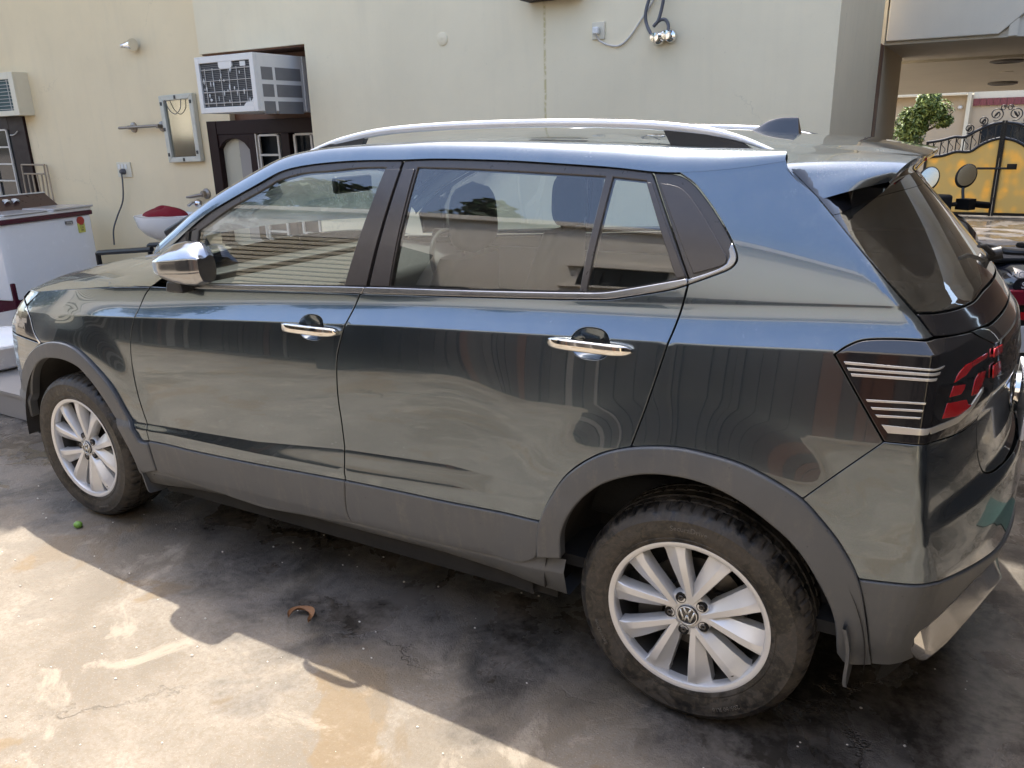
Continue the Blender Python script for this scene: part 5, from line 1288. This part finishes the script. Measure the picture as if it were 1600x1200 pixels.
# ------------------------------------------------------------------ gate, street side
YG = 13.0
UR = [(-.36, 1.212), (-.30, 1.219), (-.122, 1.248), (.052, 1.296), (.202, 1.296), (.381, 1.40), (.543, 1.476), (.715, 1.508)]
LR = [(-.36, .97), (-.261, .98), (-.09, .999), (.101, 1.06), (.298, 1.06), (.441, 1.162), (.577, 1.231), (.715, 1.266)]
def leaf(sgn, lab):
    mx = lambda x: .738+sgn*(x-.738)
    t = thing('gate_leaf', lab, 'gate', (mx(.2), YG, 0), 'leaves of the yellow driveway gate')
    u_ = cat_rom([(mx(x), YG, z) for x, z in UR], 4); l_ = cat_rom([(mx(x), YG, z) for x, z in LR], 4)
    obj('top_rail', MB().mat('black_metal').tube(u_, .024, 8), t); obj('arch_rail', MB().mat('black_metal').tube(l_, .024, 8), t)
    obj('stile', MB().mat('black_metal').box(min(mx(.70), mx(.735)), max(mx(.70), mx(.735)), YG-.03, YG+.03, .02, 1.54), t, smooth=False)
    obj('stile', MB().mat('black_metal').box(min(mx(-.36), mx(-.32)), max(mx(-.36), mx(-.32)), YG-.03, YG+.03, .02, 1.23), t, smooth=False)
    obj('bottom_rail', MB().mat('black_metal').box(min(mx(-.36), mx(.72)), max(mx(-.36), mx(.72)), YG-.025, YG+.025, .03, .075), t, smooth=False)
    pts = [(mx(-.34), .06), (mx(.715), .06)]+[(p[0], p[2]) for p in l_[::-1]]
    obj('panel', MB().mat('gate_panel').prism(pts, 'y', YG+.006, YG+.014), t, smooth=False)
    for k in range(9):
        x = -.25+k*.11; zt = np.interp(x, *zip(*UR)); zb = np.interp(x, *zip(*LR)); obj('baluster', MB().mat('black_metal').tube([(mx(x), YG, zb), (mx(x), YG, zt)], .009, 6), t)
    for k in range(8):
        x = -.20+k*.11; zt = np.interp(x, *zip(*UR)); zb = np.interp(x, *zip(*LR)); zm = (zt+zb)/2
        pts = [(mx(x+.04*math.sin(a)*(.4+a/9)), YG, zm+(a-3)*.030) for a in np.linspace(0, 6, 14)]; obj('scroll', MB().mat('black_metal').tube(pts, .006, 5), t)
    for x, z, r in ((.247, 1.425, .075), (.432, 1.540, .075), (.605, 1.640, .105)):
        sp = [(mx(x)+r*(1-.62*s)*math.cos(a0), YG, z+r*(1-.62*s)*math.sin(a0)) for s, a0 in [(i/30, -1.9+sgn*0+i/30*9.0) for i in range(31)]]
        obj('scroll', MB().mat('black_metal').tube(sp, .0085, 6), t); obj('leaf_ornament', MB(Matrix.Translation((mx(x), YG, z)) @ Matrix.Rotation(sgn*.6, 4, 'Y')).mat('black_metal').ellipsoid((0, 0, 0), (.018, .01, .05), 8, 6), t)
    sp = [(mx(.690)+.045*(1-.6*i/24)*math.cos(i/24*8), YG, 1.735+.045*(1-.6*i/24)*math.sin(i/24*8)) for i in range(25)]; obj('scroll', MB().mat('black_metal').tube(sp, .008, 6), t)
    return t
gl_ = leaf(1, 'left leaf of the black iron gate with yellow panel'); gr_ = leaf(-1, 'right leaf of the black iron gate, mostly out of frame')
bo = thing('gate_bolt', 'black sliding bolt across the middle of the gate', 'bolt', (.7, YG-.05, .8))
obj('rod', MB().mat('black_metal').tube([(.44, YG-.05, .792), (1.0, YG-.05, .792)], .018, 8), bo); obj('lock_box', MB().mat('black_metal').box(.86, 1.0, YG-.075, YG-.03, .79, .865), bo, bevel=.006)
nb = thing('neighbour_house', 'beige house across the street with a red tiled band', 'house', (0, 17.3, 0))
obj('wall', MB().mat('beige_house').box(-6, .17, 17.0, 17.4, 0, 2.05).box(.17, 6, 17.05, 17.4, 0, 1.975), nb, smooth=False)
obj('downpipe', MB().mat('plastic_cream').box(.06, .135, 16.9, 16.99, 0, 2.1), nb, smooth=False)
obj('upper_wall', MB().mat('plastic_cream').box(.17, 6, 17.05, 17.4, 1.976, 2.4), nb, smooth=False)
for k in range(26): x = .175+k*.12; obj('band_tile', MB().mat('tile_red').box(x, x+.113, 17.0, 17.045, 1.835, 1.972), nb, smooth=False)
obj('balcony', MB().mat('plastic_cream').box(-6, .05, 16.7, 17.0, 2.055, 2.12), nb, smooth=False)
obj('window', MB().mat('window_dark').box(-.95, -.40, 16.96, 16.99, 2.13, 2.6), nb, smooth=False); obj('window', MB().mat('window_dark').box(.40, 1.6, 16.96, 17.04, .8, 1.48), nb, smooth=False)
obj('door', MB().mat('window_dark').box(-.22, -.08, 16.96, 16.99, 2.13, 2.6), nb, smooth=False)
obj('lamp', MB().mat('plastic_white').ellipsoid((-.052, 16.96, 1.81), (.045, .04, .04)), nb); obj('upper_storey', MB().mat('plastic_cream').box(-6, 6, 17.3, 17.6, 2.1, 4.2), nb, smooth=False)
lw = thing('street_wall', 'low dark garden wall behind the gate', 'wall', (-1, 15.5, 0)); obj('wall', MB().mat('beige_house').box(-6, -.1, 15.3, 15.5, 0, .9), lw, smooth=False)

def tree(lab, base, trunk_h, crown, n, size, mats, seed, group=None, name='tree', lean=(0, 0)):
    rg = random.Random(seed); t = thing(name, lab, 'tree', base, group)
    bx, by, bz = base; tb_ = MB().mat('bark'); top = Vector((bx+lean[0], by+lean[1], bz+trunk_h))
    tb_.tube(cat_rom([(bx, by, bz), (bx+lean[0]*.3+.05, by+lean[1]*.3, bz+trunk_h*.5), top], 5), list(np.linspace(.06+trunk_h*.02, .035+trunk_h*.008, 11)), 8)
    lobes = []
    for (c, r) in crown:
        for _ in range(5):
            d = Vector((rg.gauss(0, 1), rg.gauss(0, 1), rg.gauss(0, .8))).normalized(); lobes.append((Vector(c)+d*r*rg.uniform(.3, .75), r*rg.uniform(.35, .6)))
        tb_.tube([top, (top+Vector(c))/2+Vector((rg.uniform(-.1, .1),)*3), Vector(c)], [.03+r*.02, .02+r*.012, .008], 6)
    obj('trunk', tb_, t)
    lv = MB()
    for _ in range(n):
        c, r = rg.choice(lobes); d = Vector((rg.gauss(0, 1), rg.gauss(0, 1), rg.gauss(0, 1))).normalized(); p = c+d*r*rg.random()**.4
        s = size*rg.uniform(.6, 1.3); nrm = (d*.6+Vector((rg.gauss(0, .5), rg.gauss(0, .5), rg.gauss(0, .4)+.6))).normalized()
        a = nrm.orthogonal().normalized(); a = Matrix.Rotation(rg.uniform(0, 6.28), 3, nrm) @ a; b_ = nrm.cross(a)
        lv.mat(mats[0] if rg.random() < .5 else mats[1]); f = nrm*s*.18
        lv.add([p-a*s, p+b_*s*.42+f, p+a*s*.2+b_*s*.38+f, p+a*s, p-b_*s*.42+f, p+a*s*.2-b_*s*.38+f], [(0, 1, 2, 3), (0, 3, 5, 4)])
    kind(obj('crown', lv, t, smooth=False), 'stuff'); return t
tree('bushy bright green tree beside the pillar beyond the carport', (-.75, 11.6, 0), 1.2, [((-.50, 11.5, 1.62), .36), ((-.28, 11.5, 1.66), .27), ((-.62, 11.6, 1.36), .34), ((-.40, 11.4, 1.42), .22), ((-.15, 11.4, 1.72), .15), ((-.04, 11.4, 1.55), .11), ((-.40, 11.5, 1.85), .28)], 9000, .036, ('leaf', 'leaf_light'), 3)

# ------------------------------------------------------------------ motorcycle behind the car
mo = thing('motorcycle', 'black and maroon motorcycle parked behind the suv, seen past its tailgate', 'motorcycle', (.6, 2.9, 0))
ax0 = Vector((.67, 2.40, 0)); dirv = Vector((-.35, .937, 0)).normalized(); B = Matrix.Translation(ax0) @ Matrix.Rotation(math.atan2(dirv.y, dirv.x)-math.pi/2, 4, 'Z')
def MM(): return MB(B)     # local: y forward, x right, rear axle at y=0
for y, nme in ((0, 'rear'), (1.28, 'front')):
    wv = MM().mat('tyre').lathe([(.225, -.035), (.25, -.052), (.285, -.05), (.303, -.02), (.305, 0), (.303, .02), (.285, .05), (.25, .052), (.225, .035)], 48, (0, y, .305), ax='x')
    wo = obj('wheel', wv, mo)
    rv = MM().mat('black_metal').lathe([(.226, -.036), (.21, -.03), (.205, 0), (.21, .03), (.226, .036)], 40, (0, y, .305), ax='x').lathe([(.001, -.06), (.05, -.06), (.05, .06), (.001, .06)], 16, (0, y, .305), ax='x')
    for k in range(5):
        a = 2*math.pi*k/5; rv.tube([(0, y+.04*math.cos(a), .305+.04*math.sin(a)), (0, y+.21*math.cos(a), .305+.21*math.sin(a))], .016, 6)
    obj('rim', rv, wo)
obj('swingarm', MM().mat('black_metal').tube([(.08, 0, .305), (.08, .5, .36)], .022, 8).tube([(-.08, 0, .305), (-.08, .5, .36)], .022, 8), mo)
obj('shock', MM().mat('moto_red').tube([(.11, .05, .34), (.11, .20, .64)], .028, 10).tube([(-.11, .05, .34), (-.11, .20, .64)], .028, 10), mo)
obj('engine', MM().mat('black_metal').box(-.15, .15, .42, .80, .26, .56), mo, bevel=.04); obj('exhaust', MM().mat('black_metal').tube(cat_rom([(.14, .70, .34), (.16, .45, .22), (.16, .1, .28), (.17, -.32, .40)], 5), [.02]*5+[.03]*5+[.045]*5+[.05], 10), mo)
tl_ = MM().mat('moto_black'); secs = []
for y, wd, zt, zb in ((-.36, .06, .80, .72), (-.30, .10, .85, .66), (-.12, .135, .86, .62), (.12, .14, .82, .58), (.35, .12, .79, .56)):
    secs.append([(wd*math.copysign(abs(math.cos(a))**.7, math.cos(a)), y, (zt+zb)/2+(zt-zb)/2*math.sin(a)) for a in np.linspace(0, 2*math.pi, 21)])
tl_.grid(secs); tl_.add(secs[0][:-1], [tuple(range(20))]); obj('tail_cowl', tl_, mo, ang=50)
obj('seat', MM().mat('black_plastic').prism([(-.24, .855), (.35, .80), (.62, .80), (.62, .86), (.35, .85), (-.05, .90), (-.24, .905)], 'x', -.12, .12), mo, bevel=.03)
tk = MM().mat('moto_black'); secs = []
for y, wd, zt, zb in ((.55, .08, .86, .68), (.66, .14, .96, .66), (.82, .16, 1.0, .68), (.98, .12, .98, .72), (1.04, .06, .93, .80)): secs.append([(wd*math.cos(a), y, (zt+zb)/2+(zt-zb)/2*math.sin(a)) for a in np.linspace(0, 2*math.pi, 21)])
tk.grid(secs); obj('fuel_tank', tk, mo, ang=60)
obj('grab_rail', MM().mat('black_metal').tube(cat_rom([(-.13, .10, .90), (-.14, -.20, .93), (-.09, -.37, .93), (.09, -.37, .93), (.14, -.20, .93), (.13, .10, .90)], 6), .016, 8), mo)
obj('tail_lamp', MM().mat('moto_red').box(-.085, .085, -.385, -.33, .66, .74), mo, bevel=.012)
obj('reflector', MM().mat('red').box(-.05, .05, -.375, -.35, .585, .625), mo, bevel=.004)
obj('mudguard', MM().mat('black_plastic').prism([(-.30, .72), (-.40, .36), (-.38, .36), (-.27, .70)], 'x', -.09, .09), mo)
pb = MM().mat('plate').box(-.10, .10, -.402, -.394, .42, .56); pb_ = obj('number_plate', pb, mo, bevel=.003)
f3 = B.to_3x3()
bk_ = f3 @ Vector((0, -1, 0)); rx_ = f3 @ Vector((1, 0, 0))
def mtext(nm, s, size, mat, y, z, parent, x=0, ext=.0008): return text_obj(nm, s, size, mat, B @ Vector((x, y, z)), rx_, (0, 0, 1), parent, ext=ext, bold=.0006)
mtext('plate_text', 'IND', .030, 'blue_ink', -.4036, .47, pb_, x=-.05); mtext('plate_text', 'PB', .045, 'blue_ink', -.4036, .52, pb_, x=-.03)
mtext('maker_lettering', 'HONDA', .040, 'plate', -.362, .815, mo)
mtext('tail_sticker', 'SSI', .045, 'plate', -.372, .762, mo)
obj('fork', MM().mat('black_metal').tube([(.09, 1.28, .305), (.09, 1.03, .98)], .022, 8).tube([(-.09, 1.28, .305), (-.09, 1.03, .98)], .022, 8), mo)
obj('headlamp', MM().mat('moto_black').ellipsoid((0, 1.16, .90), (.12, .12, .12)), mo)
BH = B @ Matrix.Translation((-.02, 1.0, 0)) @ Matrix.Rotation(math.radians(40), 4, 'Z') @ Matrix.Translation((0, -1.0, 0))
hb_ = MB(BH).mat('black_metal').tube(cat_rom([(-.36, .88, 1.02), (-.22, .92, 1.04), (-.10, 1.0, 1.03), (.10, 1.0, 1.03), (.22, .92, 1.04), (.36, .88, 1.02)], 5), .014, 8)
hb_.tube([(.24, .915, 1.035), (.37, .875, 1.018)], .022, 10).tube([(-.24, .915, 1.035), (-.37, .875, 1.018)], .022, 10).box(.15, .23, .88, .97, 1.0, 1.07).box(-.23, -.15, .88, .97, 1.0, 1.07).tube([(.2, 1.0, 1.02), (.37, .97, 1.0)], .008, 6)
obj('handlebar', hb_, mo); obj('instrument_pod', MB(BH).mat('black_plastic').box(-.11, .11, .96, 1.08, .96, 1.10), mo, bevel=.02)
for sx_ in (-1, 1):
    m_ = MB(BH).mat('black_plastic').tube(cat_rom([(sx_*.17, .93, 1.05), (sx_*.18, .95, 1.12), (sx_*.20, .96, 1.16)], 4), .009, 6)
    pc = BH @ Vector((sx_*.205, .955, 1.215))
    E_ = Matrix.Translation(pc) @ Matrix.Rotation(math.radians(10), 4, 'Z') @ Matrix.Rotation(math.radians(-13), 4, 'X') @ Matrix.Rotation(math.radians(22), 4, 'Y')
    mo_ = obj('mirror', m_, mo); obj('mirror_shell', MB(E_).mat('black_plastic').ellipsoid((0, .012, 0), (.062, .026, .082)), mo_)
    gm = MB(E_).mat('mirror'); gm.add([(.052*math.cos(a), -.0155, .070*math.sin(a)) for a in np.linspace(0, 2*math.pi, 29)[:-1]], [tuple(range(28))]); obj('mirror_glass', gm, mo_, smooth=False)

# ------------------------------------------------------------------ small things on the ground
P = []
for i in range(19):
    t = i/18; an = math.radians(205-215*t); wd = .0125*math.sin(math.pi*min(1, t*.96+.02))**.6
    P.append([(-1.283+(.043+wd*q)*math.cos(an), -1.015+(.040+wd*q)*math.sin(an)*.95, .003+.010*math.sin(math.pi*t)+.012*q*q+.004*math.sin(9*t+q)) for q in (-1, -.5, 0, .5, 1)])
tag(obj('dry_leaf', MB().mat('dry_leaf').grid(P), ang=80), 'curled brown dry leaf on the shaded concrete', 'leaf')
tag(obj('green_fruit', MB().mat('lime').ellipsoid((-2.615, -.964, .0125), (.020, .017, .0155))), 'small green fruit on the ground by the front tyre', 'fruit')
deb = MB().mat('grille_white')
for _ in range(260):
    x, y = random.uniform(-3.2, 1.2), random.uniform(-2.3, -.3); s = random.uniform(.0015, .005); deb.ellipsoid((x, y, s*.4), (s, s*random.uniform(.6, 1), s*.6), 6, 4)
o_ = obj('grit', deb); kind(o_, 'stuff'); tag(o_, 'loose pale grit scattered over the concrete', 'grit')
tag(obj('teal_mat', MB().mat('teal').box(.90, 1.8, .70, 1.06, .001, .009)), 'dark teal mat on the floor behind the car', 'mat')

# ------------------------------------------------------------------ the yard behind the photographer, seen in the paint and glass
ow = thing('opposite_wall', 'tall yard wall across from the car, seen only as a reflection', 'wall', (-2, -4.3, 0))
obj('wall', MB().mat('wall_opp').box(-16, 7, -4.6, -4.3, 0, 3.45), ow, smooth=False); obj('coping', MB().mat('wall_opp').box(-16, 7, -4.66, -4.22, 3.452, 3.56), ow, smooth=False)
hw = thing('high_window', 'dark barred window high in the opposite wall', 'window', (-1.6, -4.3, 1.9)); obj('frame', MB().mat('wall_opp').box(-2.15, -1.05, -4.298, -4.20, 2.38, 2.50).box(-2.15, -1.05, -4.298, -4.22, 1.78, 1.84), hw, smooth=False)
obj('pane', MB().mat('window_dark').box(-2.0, -1.2, -4.30, -4.285, 1.84, 2.38), hw, smooth=False)
for k in range(5): x = -1.95+k*.175; obj('bar', MB().mat('black_metal').box(x-.01, x+.01, -4.283, -4.265, 1.84, 2.38), hw, smooth=False)
lo = thing('louvred_shed', 'cream louvred shed standing in the yard opposite the car', 'shed', (-6, -3.9, 0))
obj('box', MB().mat('black_plastic').box(-9.5, -3.6, -4.25, -3.55, 1.1, 2.45).box(-3.9, -3.7, -4.2, -3.6, 0, 1.1).box(-9.4, -9.2, -4.2, -3.6, 0, 1.1), lo, smooth=False)
for k in range(12): z = 1.32+k*.093; obj('slat', MB().mat('plastic_cream').box(-9.5, -3.62, -3.55, -3.49, z, z+.062), lo, smooth=False)
dd = thing('reflection_boards', 'unseen dark boards added at the foot of the opposite wall to streak reflections', 'screen', (-4, -4.2, 0)); rg = random.Random(5)  # unseen boards, added to put dark streaks into the door reflections
mb = MB().mat('stone'); mb.box(-16, 7, -4.299, -4.26, 0, 1.60)
x = -9.0
while x < 5.5:
    wd_ = rg.uniform(.03, .17); tp = rg.uniform(.9, 1.62) if rg.random() < .4 else 1.62
    q_ = rg.random(); mb.mat('stone' if q_ < .58 else 'stone_light' if q_ < .82 else 'brown' if q_ < .90 else 'tile')
    mb.box(x+.004, x+wd_-.004, -4.255, -4.225+rg.uniform(0, .05), 0, tp); x += wd_
kind(obj('reflection_palings', mb, dd, smooth=False), 'stuff')
for i, (x, y, h) in enumerate(((-7.5, -6.2, 3.2), (-10.5, -5.6, 3.0), (-14.0, -3.2, 2.8), (-5.3, -7.5, 3.4), (-12.5, -8.0, 3.4))):
    tree(['leafy tree over the yard wall nearest the car', 'dense tree behind the louvred shed', 'low spreading tree at the far end of the yard', 'tall tree behind the yard wall', 'farthest tree beyond the yard wall'][i], (x, y, 0), h, [((x+.2, y, h+.8), 1.3), ((x-.9, y+.4, h+.3), 1.0), ((x+1.0, y-.2, h+.5), 1.0), ((x, y+.3, h+1.7), .9)], 2600, .16, ('leaf_dark', 'leaf'), 20+i, 'trees beyond the yard wall')

rh = thing('reflection_house', 'house side and porch added right of the yard, outside the frame, to darken reflections', 'house', (3.6, 0, 0))  # unseen building and porch, added to darken reflections on the car's rear
obj('wall', MB().mat('stone_light').box(3.4, 3.7, -4.3, 4.7, 0, 4.5), rh, smooth=False); obj('reflection_roof', MB().mat('ceiling').box(1.45, 3.4, -4.2, 4.5, 2.65, 2.85), rh, smooth=False)  # unseen wall and porch roof, added to darken reflections
for y in (-3.9,): obj('reflection_column', MB().mat('wall').box(1.5, 1.75, y-.12, y+.12, 0, 2.65), rh, smooth=False)
